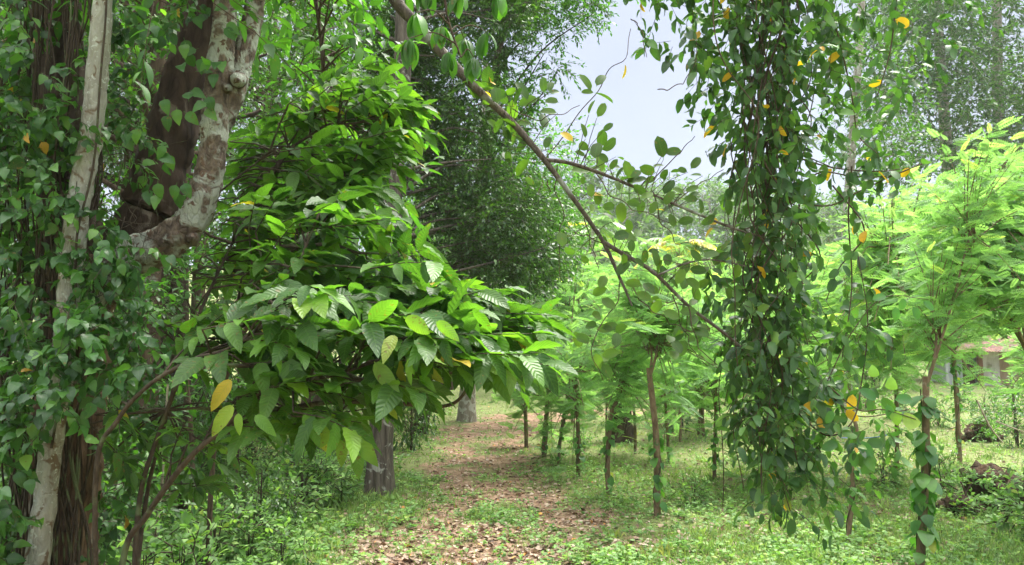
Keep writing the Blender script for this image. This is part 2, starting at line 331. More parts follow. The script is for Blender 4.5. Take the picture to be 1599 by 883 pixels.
def bark_mat(name, c0, c1, lichen=None, amount=.5, scale=12., stretch=3., bump=.5, lscale=7., spots=None):
    m, t = new_mat(name); nw = t.nodes.new; lk = t.links.new
    o = nw('ShaderNodeOutputMaterial'); g = nw('ShaderNodeTexCoord'); mp = nw('ShaderNodeMapping'); lk(g.outputs['Object'], mp.inputs['Vector']); mp.inputs['Scale'].default_value = (1, 1, 1 / stretch)
    n1 = nw('ShaderNodeTexNoise'); n1.inputs['Scale'].default_value = scale; n1.inputs['Detail'].default_value = 8; n1.inputs['Roughness'].default_value = .65; n1.inputs['Distortion'].default_value = .6; lk(mp.outputs[0], n1.inputs['Vector'])
    vo = nw('ShaderNodeTexVoronoi'); vo.feature = 'DISTANCE_TO_EDGE'; vo.inputs['Scale'].default_value = scale * 1.6; lk(mp.outputs[0], vo.inputs['Vector'])
    r = nw('ShaderNodeValToRGB'); lk(n1.outputs['Fac'], r.inputs['Fac']); r.color_ramp.elements[0].position = .34; r.color_ramp.elements[1].position = .68
    r.color_ramp.elements[0].color = (*c0, 1); r.color_ramp.elements[1].color = (*c1, 1); col = r.outputs['Color']
    def blend(col, c, sc, lo, hi, det=5, dist=.8):
        n2 = nw('ShaderNodeTexNoise'); n2.inputs['Scale'].default_value = sc; n2.inputs['Detail'].default_value = det; n2.inputs['Distortion'].default_value = dist; lk(g.outputs['Object'], n2.inputs['Vector'])
        mr = nw('ShaderNodeMapRange'); lk(n2.outputs['Fac'], mr.inputs['Value']); mr.inputs['From Min'].default_value = lo; mr.inputs['From Max'].default_value = hi
        x = nw('ShaderNodeMixRGB'); lk(mr.outputs[0], x.inputs[0]); lk(col, x.inputs[1]); x.inputs[2].default_value = (*c, 1); return x.outputs[0], mr.outputs[0]
    if lichen: col, lf = blend(col, lichen, lscale, 1 - amount - .03, 1 - amount + .05)
    if spots: col, _ = blend(col, spots, lscale * 2.7, .60, .64)
    b = nw('ShaderNodeBsdfPrincipled'); lk(col, b.inputs['Base Color']); b.inputs['Roughness'].default_value = .85; b.inputs['Specular IOR Level'].default_value = .2
    ad = nw('ShaderNodeMath'); ad.operation = 'ADD'; lk(n1.outputs['Fac'], ad.inputs[0])
    ml = nw('ShaderNodeMath'); ml.operation = 'MINIMUM'; lk(vo.outputs[0], ml.inputs[0]); ml.inputs[1].default_value = .18; lk(ml.outputs[0], ad.inputs[1])
    bp = nw('ShaderNodeBump'); bp.inputs['Strength'].default_value = bump; bp.inputs['Distance'].default_value = .03; lk(ad.outputs[0], bp.inputs['Height']); lk(bp.outputs[0], b.inputs['Normal'])
    lk(b.outputs[0], o.inputs[0]); return m
B_BROWN = bark_mat('brown_bark', (.05, .032, .022), (.17, .115, .08), (.26, .27, .22), .36, 14, 4)
B_DARKB = bark_mat('dark_bark', (.028, .02, .015), (.11, .075, .055), (.2, .17, .13), .34, 12, 4)
B_LICH = bark_mat('lichened_bark', (.06, .045, .035), (.24, .185, .135), (.36, .38, .31), .50, 22, 2, lscale=9, spots=(.14, .09, .06), bump=.8)
B_PALE = bark_mat('pale_bark', (.24, .23, .18), (.42, .42, .35), (.17, .125, .08), .42, 26, 3, lscale=16, spots=(.46, .48, .41), bump=.6)
B_GREY = bark_mat('grey_bark', (.18, .15, .12), (.38, .34, .29), (.45, .44, .4), .45, 10, 5)
B_ROOT = bark_mat('fissured_bark', (.06, .036, .024), (.26, .165, .11), (.35, .31, .25), .38, 22, 7, bump=.9)
B_GBR = bark_mat('grey_brown_bark', (.055, .042, .034), (.17, .14, .115), (.26, .27, .23), .4, 30, 3)
B_FISS = bark_mat('ridged_bark', (.045, .036, .028), (.18, .15, .12), (.33, .33, .28), .38, 20, 9, bump=1., lscale=8)
B_STEM = bark_mat('stem_bark', (.04, .03, .021), (.105, .08, .055), (.12, .15, .07), .4, 30, 3)
B_TWIG = bark_mat('twig_bark', (.045, .03, .022), (.12, .085, .055), None, scale=40)
B_POST = bark_mat('post_bark', (.11, .07, .042), (.27, .19, .12), (.34, .32, .24), .36, 24, 3, spots=(.10, .16, .06))
B_DEAD = bark_mat('dead_wood', (.22, .17, .12), (.42, .35, .27), None, scale=20)
B_SOIL = bark_mat('clod_soil', (.03, .018, .012), (.13, .08, .05), (.08, .11, .04), .4, 9, 1, bump=1)

# ------------------------------------------------------------------ ground
def ground():
    xs = np.concatenate([np.linspace(-140, -22, 30), np.linspace(-20, 24, 331), np.linspace(26, 140, 30)])
    ys = np.concatenate([np.linspace(-30, 1, 12), np.linspace(1.5, 30, 300), np.linspace(31, 60, 40), np.linspace(62, 180, 60)])
    X, Y = np.meshgrid(xs, ys, indexing='ij'); Z = ground_z(X, Y); pm = path_mask(X, Y)
    Z = Z - .03 * pm
    V = np.stack([X, Y, Z], -1); ny = len(ys); i = np.arange(len(xs) - 1)[:, None] * ny; j = np.arange(ny - 1)[None]
    F = np.stack([i + j, i + ny + j, i + ny + j + 1, i + j + 1], -1)
    mb = MB(); mb.add(V, F, np.stack([pm, 0 * pm, 0 * pm], -1))
    m, t = new_mat('soil_and_moss'); nw = t.nodes.new; lk = t.links.new
    o = nw('ShaderNodeOutputMaterial'); at = nw('ShaderNodeAttribute'); at.attribute_name = 'lf'; sp = nw('ShaderNodeSeparateXYZ'); lk(at.outputs['Vector'], sp.inputs[0])
    tc = nw('ShaderNodeTexCoord')
    def noise(s, d=6):
        n = nw('ShaderNodeTexNoise'); n.inputs['Scale'].default_value = s; n.inputs['Detail'].default_value = d; n.inputs['Roughness'].default_value = .62; lk(tc.outputs['Object'], n.inputs['Vector']); return n
    def ramp(f, a, ca_, b, cb_):
        r = nw('ShaderNodeValToRGB'); lk(f, r.inputs[0]); r.color_ramp.elements[0].position = a; r.color_ramp.elements[1].position = b; r.color_ramp.elements[0].color = (*ca_, 1); r.color_ramp.elements[1].color = (*cb_, 1); return r.outputs[0]
    soil = ramp(noise(7).outputs[0], .35, (.15, .085, .055), .68, (.38, .26, .18))
    green = ramp(noise(11).outputs[0], .35, (.10, .115, .045), .68, (.22, .25, .10))
    n3 = noise(2.6, 8); ad = nw('ShaderNodeMath'); ad.operation = 'ADD'; lk(n3.outputs[0], ad.inputs[0]); ms = nw('ShaderNodeMath'); ms.operation = 'MULTIPLY'; lk(sp.outputs['X'], ms.inputs[0]); ms.inputs[1].default_value = -.45; lk(ms.outputs[0], ad.inputs[1])
    mr = nw('ShaderNodeMapRange'); lk(ad.outputs[0], mr.inputs['Value']); mr.inputs['From Min'].default_value = .22; mr.inputs['From Max'].default_value = .42
    x = nw('ShaderNodeMixRGB'); lk(mr.outputs[0], x.inputs[0]); lk(soil, x.inputs[1]); lk(green, x.inputs[2])
    b = nw('ShaderNodeBsdfPrincipled'); lk(x.outputs[0], b.inputs['Base Color']); b.inputs['Roughness'].default_value = .95; b.inputs['Specular IOR Level'].default_value = .1
    bp = nw('ShaderNodeBump'); bp.inputs['Strength'].default_value = .7; bp.inputs['Distance'].default_value = .03; lk(noise(25, 8).outputs[0], bp.inputs['Height']); lk(bp.outputs[0], b.inputs['Normal']); lk(b.outputs[0], o.inputs[0])
    structure(mb.build('ground', m))
ground()
def ground_pts(rng, n, ymin=4.2, ymax=34, spread=.86, power=1.15, xoff=0.):
    u = rng.random(n); y = (ymin ** -power + u * (ymax ** -power - ymin ** -power)) ** (-1 / power)
    x = rng.uniform(-1, 1, n) * (y * spread + .6) + xoff
    return x, y
def stuff(mb, name, mat, label, cat):
    tag(mb.build(name, mat), label, cat, kind='stuff')
def ground_cover():
    rng = np.random.default_rng(5)
    # grass blades
    x, y = ground_pts(rng, 270000); pm = path_mask(x, y); clump = .5 + .5 * wob(x * 1.9, y * 1.9, 9)
    shade = sm(-1.2, -4.5, x) * sm(3, 9, y)
    keep = rng.random(len(x)) < (1 - .84 * pm) * (.12 + .88 * clump ** 1.3) * (1 - .35 * shade); x, y, pm = x[keep], y[keep], pm[keep]
    n = len(x); z = ground_z(x, y) - .03 * pm - .004; p = np.stack([x, y, z], -1)
    mb = MB(); tall = .035 + .06 * np.clip(.5 + .5 * wob(x * .9, y * .9, 3), 0, 1) * (1 - pm * .7) + .05 * sm(-.9, -2.2, x) * (1 - sm(9, 12, y))
    d = np.stack([rng.normal(0, .55, n), rng.normal(0, .55, n), np.ones(n)], -1)
    place(mb, (np.array([[0, -.5, 0], [0, .5, 0], [.62, .32, -.02], [1, 0, -.12]]) * [1, .09, 1], np.array([[0, 1, 2, 3]]), np.array([[0, -1], [0, 1], [.6, .5], [1, 0]])), p, d, rv(rng, n), tall * rng.uniform(.6, 1.5, n), np.clip(rng.normal(.45, .22, n) + .15 * wob(x, y), 0, .99), 1 + y * .05)
    stuff(mb, 'grass', M_GRASS, 'short bright green grass over the clearing and path edges', 'grass')
    # taller tufts
    nt_ = 1500; x, y = ground_pts(rng, nt_, power=.9); pm = path_mask(x, y); k = (pm < .35) & (wob(x * .7 + 5, y * .7, 8) > -.1); x, y = x[k], y[k]; m_ = len(x); q = 26
    x = np.repeat(x, q) + rng.normal(0, .045, m_ * q); y = np.repeat(y, q) + rng.normal(0, .045, m_ * q); H_ = np.repeat(rng.uniform(.05, .13, m_), q) * rng.uniform(.5, 1.2, m_ * q); n = m_ * q
    mb = MB(); place(mb, (np.array([[0, -.5, 0], [0, .5, 0], [.62, .32, -.05], [1, 0, -.3]]) * [1, .03, 1], np.array([[0, 1, 2, 3]]), np.array([[0, -1], [0, 1], [.6, .5], [1, 0]])), np.stack([x, y, ground_z(x, y) - .01], -1), np.stack([rng.normal(0, .4, n), rng.normal(0, .4, n), np.ones(n)], -1), rv(rng, n), H_, np.clip(np.repeat(rng.normal(.5, .25, m_), q) + rng.normal(0, .08, n), 0, 1), 1 + y * .06)
    stuff(mb, 'tall_grass', M_GRASS, 'taller tufts of arching grass among the low weeds', 'grass')
    # broad leaved weeds: rosettes
    mb = MB(); x, y = ground_pts(rng, 52000); pm = path_mask(x, y); c = np.clip(.5 + .5 * wob(x * 1.3 + 3, y * 1.3, 1) + .3 * wob(x * 4, y * 4, 6), 0, 1)
    keep = rng.random(len(x)) < (1 - .9 * pm) * (.06 + .94 * c ** 1.5); x, y = x[keep], y[keep]; n = len(x); z = ground_z(x, y)
    h = .02 + .11 * rng.random(n) ** 2 * (.3 + c[keep]); big = sm(-.8, -2., x)
    h = h + .06 * big * rng.random(n); t0 = np.clip(rng.normal(.5, .2, n) + .2 * wob(x * .7, y * .7, 5), 0, .95)
    for k in range(6):
        a = rng.uniform(0, 6.28, n); d = np.stack([np.cos(a), np.sin(a), rng.uniform(-.25, .45, n)], -1)
        hh = h * rng.uniform(.3, 1, n); p = np.stack([x, y, z + hh], -1) + d * .008
        place(mb, T_FARW, p, d, UP + rng.normal(size=(n, 3)) * .4, (.028 + .03 * rng.random(n)) * (1 + .45 * big), np.clip(t0 + rng.normal(0, .12, n), 0, .99))
    stuff(mb, 'low_weeds', M_FERN, 'low broad leaved weeds carpeting the ground between the posts', 'ground cover')
    # litter
    mb = MB(); x, y = ground_pts(rng, 110000, ymax=27); pm = path_mask(x, y); hot = np.clip(wob(x * 2.1, y * 2.1, 6), 0, 1)
    keep = rng.random(len(x)) < np.clip(.14 + .95 * pm * (.5 + hot) + .5 * hot, 0, 1); x, y, pm = x[keep], y[keep], pm[keep]; n = len(x)
    p = np.stack([x, y, ground_z(x, y) - .03 * pm + .008 + .014 * rng.random(n)], -1); a = rng.uniform(0, 6.28, n)
    d = np.stack([np.cos(a), np.sin(a), rng.normal(0, .22, n)], -1)
    tn = rng.beta(1.6, 1.6, n) * .86; tn[rng.random(n) < .02] = 1.0
    place(mb, T_MID, p, d, UP + rng.normal(size=(n, 3)) * .38, rng.uniform(.03, .08, n), tn, rng.uniform(.8, 1.6, n))
    stuff(mb, 'leaf_litter', M_LITTER, 'dry brown and pinkish fallen leaves scattered along the path', 'leaf litter')
    # tiny twigs
    mb = MB(); x, y = ground_pts(rng, 2500, ymax=18); n = len(x); z = ground_z(x, y) + .012; a = rng.uniform(0, 6.28, n); l = rng.uniform(.04, .22, n)
    p0 = np.stack([x, y, z], -1); sticks(mb, p0, p0 + np.stack([np.cos(a) * l, np.sin(a) * l, rng.normal(0, .01, n)], -1), .0025, .0015)
    stuff(mb, 'twig_litter', B_TWIG, 'thin dry brown twigs strewn over the ground', 'twigs')
ground_cover()

def haze():
    m, t = new_mat('air'); v = t.nodes.new('ShaderNodeVolumePrincipled'); v.inputs['Density'].default_value = HAZE; v.inputs['Color'].default_value = (.93, .95, 1, 1); o = t.nodes.new('ShaderNodeOutputMaterial'); t.links.new(v.outputs[0], o.inputs['Volume'])
    me = bpy.data.meshes.new('haze'); x0, x1, y0, y1, z0, z1 = -146, 146, -36, 186, -3.5, 42
    me.from_pydata([(x0, y0, z0), (x1, y0, z0), (x1, y1, z0), (x0, y1, z0), (x0, y0, z1), (x1, y0, z1), (x1, y1, z1), (x0, y1, z1)], [], [(0, 3, 2, 1), (4, 5, 6, 7), (0, 1, 5, 4), (1, 2, 6, 5), (2, 3, 7, 6), (3, 0, 4, 7)])
    me.materials.append(m); o = bpy.data.objects.new('haze', me); COL.objects.link(o); o['kind'] = 'stuff'; o['label'] = 'faint pale humid haze filling the air over the clearing'; o['category'] = 'haze'
HAZE = .0006
haze()
# ------------------------------------------------------------------ generic trees in local coordinates
def make_tree(name, label, cat, seed, H, r, cz, rad, ncl, nsp, k, T, size, lmat, bmat, lsp=.6, lean=(0, 0), group=None, cr=.9, droop=.25, hang=.3, base=.0, nlimb=None, stems=1):
    rng = np.random.default_rng(seed); t = thing(name, (0, 0, 0), label, cat, group)
    trunk = MB(); crown = MB(); limb = MB()
    top = np.array([lean[0], lean[1], H])
    for s_ in range(stems):
        off = rng.normal(size=3) * [.3, .3, 0] * (stems > 1) * r * 8
        bp = np.array([[0, 0, -.15], [lean[0] * .1 + rng.normal() * .04 * H * .3, rng.normal() * .03 * H * .3, H * .33], [lean[0] * .5, lean[1] * .5, H * .66], top]) + off * np.array([[.2], [.5], [.8], [1.4]])
        q = curve(trunk, bp, [r * 1.35, r, r * .75, r * .3], 0, 9, 8, .05, seed + s_, flute=.05)
    # clusters in an ellipsoid shell-biased volume
    d = rv(rng, ncl); rr = rng.random(ncl) ** .45
    C = np.array([lean[0] * .8, lean[1] * .8, cz]) + d * rr[:, None] * np.array(rad)
    C[:, 2] = np.maximum(C[:, 2], base)
    for c in C[:(nlimb or ncl)]:
        i = int(np.clip((c[2] - .25 * np.hypot(c[0], c[1]) - .2) / H * (len(q) - 1), len(q) * .25, len(q) - 1)); s = q[i]
        mid = (s + c) / 2 + rng.normal(size=3) * .06 * H * .3 + UP * .05 * np.linalg.norm(c - s)
        curve(limb, [s, mid, c], r * .32, r * .07, 5, 5, .05)
    n = ncl * nsp; ci = np.repeat(C, nsp, 0); dd = nrm(rv(rng, n) + nrm(ci - C.mean(0)) * .6) * [1, 1, .75]
    b = ci + dd * (rng.random(n) ** .6 * cr * .7)[:, None]
    sprays(crown, limb, T, rng, b, nrm(dd + rng.normal(size=(n, 3)) * .3), lsp * rng.uniform(.6, 1.2, n), k, size, droop=droop, hang=hang, twr=.003 + size * .02)
    trunk.build('trunk', bmat, t); limb.build('branches', bmat, t); crown.build('crown', lmat, t); return t
GT = []
def far_forest():
    rng = np.random.default_rng(11)
    lab = 'hazy distant tree on the wooded hill beyond the plantation'
    v = [make_tree('hill_tree', lab, 'tree', s, 7, .2, 5.6, (3, 3, 2.8), 20, 12, 6, T_FARW, .42, M_FAR, B_GREY, 1.2, group='trees on the far hill', cr=1.6) for s in (1, 2)]
    first = [True, True]
    spots = []
    for y in (66, 74, 82, 91, 101):
        for x in np.arange(-.12 * y, .62 * y, 4.6): spots.append((x + rng.normal() * 1.2, y + rng.normal() * 1.8))
    for i, (x, y) in enumerate(spots):
        r = v[i % 2]; z = float(ground_z(x, y)) - .3; sc = rng.uniform(.75, 1.25)
        if first[i % 2]: first[i % 2] = False; r.location = (x, y, z); r.scale = (sc,) * 3
        else: copy_tree(r, (x, y, z), rng.uniform(0, 6.28), sc)
far_forest()

def palm(px, py, Y, label, seed, yellow=.3, fl=2.6):
    rng = np.random.default_rng(seed); c = P(px, py, Y); gz = float(ground_z(c[0], c[1])); t = thing('coconut_palm', (c[0], c[1], gz), label, 'palm')
    tr = MB(); curve(tr, [[c[0] + .4, c[1], gz - .2], [c[0] + .1, c[1], (gz + c[2]) / 2], c], .16, .11, 8, 8, .03); tr.build('trunk', B_GREY, t)
    n = 14
    for i in range(n):
        a = i / n * 6.283 + rng.normal() * .2; el = rng.uniform(-.2, .9); d = np.array([math.cos(a), math.sin(a), el]); d /= np.linalg.norm(d)
        s = np.linspace(0, 1, 12)[:, None]; q = c + d * s * fl - UP * s ** 2 * fl * (.75 - .2 * el)
        f = MB(); tube(f, q, np.linspace(.03, .008, 12), 4)
        tn = nrm(np.gradient(q, axis=0)); sd = nrm(np.cross(tn, UP)); m = 34; ii = np.linspace(1.2, 11, m); 
        qq = np.stack([np.interp(ii, np.arange(12), q[:, k]) for k in range(3)], -1); tt = np.stack([np.interp(ii, np.arange(12), tn[:, k]) for k in range(3)], -1); ss = np.stack([np.interp(ii, np.arange(12), sd[:, k]) for k in range(3)], -1)
        tintv = .95 if rng.random() < yellow else rng.uniform(.1, .7)
        for sg in (-1, 1): place(f, T_FAR, qq, tt * .6 + ss * sg - UP * .55 + rng.normal(size=(m, 3)) * .08, UP + ss * sg * .3, .62 * np.sin(np.linspace(.5, 2.9, m)) + .1, np.clip(tintv + rng.normal(0, .03, m), 0, 1), .35)
        f.build('frond', M_PALM, t)
palm(925, 352, 44, 'pale coconut palm behind the plantation, left of the yellow one', 3, .1, 2.8)
palm(1058, 385, 36, 'yellowing palm crown rising above the bright foliage', 4, .75, 2.3)

# ------------------------------------------------------------------ forest trees
V_BROAD = make_tree('forest_tree', 'x', 'tree', 21, 8.5, .16, 6.2, (2.3, 2.3, 2.9), 40, 22, 9, T_FARW, .10, M_MIDG, B_BROWN, .6, cr=.9)
V_EVER = make_tree('forest_tree', 'x', 'tree', 22, 9.5, .18, 6.6, (2.4, 2.4, 3.3), 46, 26, 10, T_FAR, .085, M_DARK, B_DARKB, .55, cr=.95)
V_LOW = make_tree('understory_tree', 'x', 'tree', 23, 3.6, .04, 2.5, (1.1, 1.1, 1.3), 22, 12, 8, T_MID, .10, M_MIDG, B_STEM, .45, cr=.5)
V_BUSH = make_tree('bush', 'x', 'shrub', 24, 1.1, .015, .62, (.55, .55, .5), 22, 8, 7, T_MID, .07, M_MIDG, B_STEM, .28, cr=.3, stems=3, droop=.1, hang=.1)
V_DBUSH = make_tree('bush', 'x', 'shrub', 25, 1.1, .015, .6, (.5, .5, .5), 24, 8, 8, T_MID, .075, M_DARK, B_STEM, .25, cr=.28, stems=3)
V_WEED = make_tree('weed_plant', 'x', 'weed', 26, .34, .005, .22, (.2, .2, .17), 14, 5, 6, T_MID, .06, M_FERN, B_STEM, .13, cr=.12, stems=3, droop=.1, hang=.05)
V_GSH = make_tree('shrub', 'x', 'shrub', 27, 1.3, .02, .75, (.7, .7, .65), 22, 7, 3, T_PINF, .26, M_GLI, B_STEM, .28, cr=.3, stems=3)
def put(v, x, y, sc, rz, label, group=None, used={}):
    z = float(ground_z(x, y)) - .03
    if v.name not in used:
        used[v.name] = 1; v.location = (x, y, z); v.rotation_euler = (0, 0, rz); v.scale = (sc,) * 3 if np.isscalar(sc) else sc; v['label'] = label
        if group: v['group'] = group
        return v
    c = copy_tree(v, (x, y, z), rz, sc, label, group)
    if not group and 'group' in c: del c['group']
    return c
def forest():
    rng = np.random.default_rng(31); g1 = 'trees of the wood behind the left shrubs'
    la = 'leafy green tree in the wood behind the left shrubs'; lb = 'dark evergreen tree in the wood behind the left shrubs'
    for i, (x, y, s) in enumerate([(-4.6, 9.5, .95), (-7.2, 10.5, 1.1), (-9.8, 12, 1.15), (-6.0, 13.5, 1.2), (-12.8, 15, 1.3), (-8.6, 17, 1.35), (-4.6, 17.5, 1.2), (-12, 20, 1.4), (-15.5, 19, 1.3), (-7.2, 22, 1.4), (-4.5, 25.5, 1.3), (-16, 26, 1.4), (-11, 27, 1.4), (-2.6, 31, 1.3), (-6.8, 8.0, .8), (-8, 32, 1.5), (-20, 28, 1.5)]):
        v = (V_BROAD, V_EVER)[i % 2]; put(v, x, y, s, rng.uniform(0, 6), (la, lb)[i % 2], g1)
    g2 = 'thin understory trees under the left wood'
    for i, (x, y, s) in enumerate([(-3.2, 7.6, .8), (-4.6, 6.6, 1.), (-5.6, 8.2, 1.1), (-3.6, 10.6, 1.), (-6.5, 11, 1.2), (-2.9, 12.6, 1.), (-4.3, 14.2, 1.1), (-3.1, 17, 1.1), (-8, 13, 1.2), (-2.6, 20.5, 1.2), (-5, 20, 1.2), (-9.5, 10, 1.1), (-1.6, 24, 1.3), (.8, 27, 1.3), (-.5, 29, 1.4)]):
        put(V_LOW, x, y, s, rng.uniform(0, 6), 'slim understory tree with light green leaves beneath the wood edge', g2)
    g3 = 'bushes along the left edge of the path'
    for i in range(34):
        y = rng.uniform(5.2, 22); x = -1.55 - .12 * y - rng.random() * (.5 + .3 * y)
        if 7.8 < y < 10.2 and x > -2.6: x -= 1.3
        d = i % 3 == 0
        put(V_DBUSH if d else V_BUSH, x, y, rng.uniform(.6, 1.15), rng.uniform(0, 6), 'dark leaved bush in the thicket left of the path' if d else 'light green bush in the thicket left of the path', g3)
    g4 = 'leafy weeds crowding the left undergrowth'
    for i in range(46):
        y = rng.uniform(4.6, 11); x = -1.25 - .06 * y - rng.random() ** 1.3 * (.55 * y)
        if abs(x + 1.5) < .45 and 7.4 < y < 9: continue
        put(V_WEED, x, y, rng.uniform(.7, 1.5), rng.uniform(0, 6), 'knee high pale green leafy weed in the left undergrowth', g4)
    g5 = 'bright shrubs closing the back of the plantation'
    for i, x in enumerate(np.arange(.5, 16.5, 1.4)): put(V_GSH, x + rng.normal() * .4, (33 if x < 15 else 44) + rng.uniform(-2.5, 3), rng.uniform(1.7, 2.7), rng.uniform(0, 6), 'bright feathery shrub at the far back of the plantation', g5)
forest()
c = G(640, 705); put(V_DBUSH, c[0], c[1] + .2, (1.0, 1.0, 1.35), 1., 'dense dark bush just right of the fissured trunk by the path')
c = G(1065, 672); put(V_DBUSH, c[0], c[1], (1.3, 1, .8), 2., 'low dark bush among the posts, right of the thick stump')
c = G(405, 850); put(V_DBUSH, c[0], c[1], (.55, .55, .6), 2., 'small dark leaved bush low in the left foreground weeds')
c = G(1540, 660); put(V_BUSH, c[0], c[1], .65, 2., 'bright green bush below the white walled house')
for px_, py_, s_, lb_ in ((1400, 655, .6, 'light bush between the hanging creeper and the near right post'), (1465, 668, .5, 'small light bush just right of the near right post'), (1582, 640, .75, 'light bush under the house wall at the right edge'), (1352, 640, .55, 'small light bush behind the short right post'), (1290, 660, .5, 'small light bush behind the foot of the hanging creeper'), (1500, 640, .6, 'light bush left of the root clump, before the house')):
    c = G(px_, py_); q_ = put(V_WEED, c[0], c[1], s_ * 3.1, px_, lb_); q_['category'] = 'shrub'
for px_, py_, s_, lb_ in ((1610, 840, 1.3, 'leafy weed at the right edge below the soil clod'), (1470, 770, 1.2, 'leafy weed right of the near post'), (1250, 720, 1.0, 'leafy weed under the tip of the hanging creeper'), (1085, 790, .9, 'leafy weed right of the knobbly central post'), (1380, 760, 1.2, 'leafy weed left of the near right post'), (905, 700, .9, 'leafy weed between the fourth and the forked post')):
    c = G(px_, py_); put(V_WEED, c[0], c[1], s_, px_, lb_)
c = G(1590, 700); put(V_BUSH, c[0], c[1], 1.0, 1., 'light green bush at the right edge above the soil mounds')

def poly_tree(name, label, trunk_pts, tr, bmat, polys, T, size, lmat, seed, k=9, lsp=.5, cr=.5, cat='tree', sides=12, flute=.06, droop=.25, hang=.3, lump=.04, old=0., every=3):
    """a big individual tree: trunk through real points, clusters of leafy twigs in a traced volume with true depth"""
    rng = np.random.default_rng(seed); b = np.array(trunk_pts[0]); t = thing(name, b, label, cat)
    m = MB(); q = curve(m, trunk_pts, tr, 0, sides, 10, lump, seed, flute=flute); m.build('trunk', bmat, t)
    limb = MB(); cr_ = MB()
    for poly, Y0, Y1, ncl, nsp in polys:
        C = sample_poly(rng, poly, Y0, Y1, ncl)
        for c in C[::every]:
            dd = np.linalg.norm(q - (c - UP * .35 * np.linalg.norm(c[:2] - q[len(q) // 2][:2])), axis=1); s = q[int(np.clip(np.argmin(dd), len(q) * .3, len(q) - 1))]
            curve(limb, [s, (s + c) / 2 + UP * .02 * np.linalg.norm(c - s) + rng.normal(size=3) * .12, c], .028, .006, 5, 5, .05)
        n = ncl * nsp; ci = np.repeat(C, nsp, 0); d = rv(rng, n) * [1, 1, .6]
        sprays(cr_, limb, T, rng, ci + d * (rng.random(n) ** .6 * cr)[:, None], nrm(d + rng.normal(size=(n, 3)) * .3), lsp * rng.uniform(.6, 1.2, n), k, size, droop=droop, hang=hang, twr=.002 + size * .02, old=old)
    limb.build('branches', bmat, t); cr_.build('crown', lmat, t); return t
gt = G(590, 775)
poly_tree('evergreen_tree', 'tall evergreen tree with dark fissured trunk beside the path', [gt - UP * .1, P(593, 700, gt[1]), P(600, 560, gt[1]), P(612, 330, gt[1] + .1), P(628, 120, gt[1] + .1), P(632, -160, gt[1] + .2), P(640, -420, gt[1] + .3)],
    [.20, .145, .13, .12, .11, .10, .06], B_FISS,
    [([(640, -160), (860, -160), (850, 0), (800, 60), (755, 130), (770, 240), (835, 300), (860, 380), (840, 440), (760, 460), (680, 400), (640, 300), (600, 120)], gt[1] + .6, gt[1] + 3.2, 230, 34),
     ([(440, -160), (640, -160), (640, 230), (560, 200), (470, 160), (430, 60)], gt[1] + .8, gt[1] + 4, 66, 24)], T_FAR, .075, M_DARK, 41, k=8, lsp=.26, cr=.42, droop=.12, hang=.35)
gp = G(728, 657)
poly_tree('roadside_tree', 'smooth pale grey trunk tree where the path bends', [gp - UP * .1, P(730, 610, gp[1]), P(735, 520, gp[1]), P(745, 380, gp[1]), P(760, 100, gp[1])], [.26, .19, .17, .15, .08], B_GREY,
    [([(640, 250), (900, 200), (910, 460), (840, 500), (660, 500)], gp[1] - 2, gp[1] + 2, 60, 18)], T_FARW, .11, M_MIDG, 42, lsp=.6, cr=.7)
# brighter crown at the edge of the sky gap
ex = P(805, 600, 12.5); ex = np.array([ex[0], 12.5, float(ground_z(ex[0], 12.5))])
poly_tree('leaning_tree', 'light green tree with small glossy leaves beside the open sky', [P(655, 640, 16) * [1, 1, 0] + [0, 0, .0], P(690, 500, 15), P(740, 350, 14), P(770, 150, 14), P(800, -100, 14)], [.16, .13, .12, .1, .05], B_DARKB,
    [([(770, 80), (800, 90), (820, 140), (815, 200), (800, 250), (875, 310), (895, 400), (885, 445), (800, 430), (770, 260)], 11.5, 14, 60, 22),
     ([(790, -150), (1010, -150), (965, -10), (905, 40), (870, 70), (790, 40)], 11.5, 14, 60, 22),
     ([(845, 80), (870, 80), (870, 130), (850, 150)], 11.5, 12.5, 5, 9)], T_FAR, .085, M_MIDG, 43, k=8, lsp=.3, cr=.33)
# pale trunk trees, upper right
def pale_tree(xb, xt, Y, r, label, seed, polys):
    a = P(xb, 600, Y); z = float(ground_z(a[0], Y))
    poly_tree('tall_tree', label, [[a[0], Y, z - .2], P(xb, 400, Y), P((xb + xt) / 2, 200, Y), P(xt, 0, Y), P(xt - 8, -260, Y)], [r * 1.25, r, r * .9, r * .8, r * .5], B_GREY, polys, T_FAR, .0078 * Y, M_DEEP, seed, k=9, lsp=.036 * Y, cr=.036 * Y, flute=.02)
pale_tree(1488, 1463, 41, .32, 'tall tree with straight pale trunk and airy crown, left of two', 51, [([(1330, -120), (1520, -120), (1520, 250), (1440, 270), (1380, 250), (1345, 120)], 36, 45, 110, 15)])
pale_tree(1562, 1556, 43, .32, 'tall tree with pale spotted trunk near the right edge', 52, [([(1500, -120), (1680, -120), (1680, 300), (1500, 270)], 38, 47, 100, 15)])
pale_tree(1320, 1345, 20, .12, 'thin crowned tree behind the hanging creeper', 53, [([(1290, 60), (1400, 40), (1430, 300), (1340, 360), (1280, 300)], 18, 21, 26, 14)])

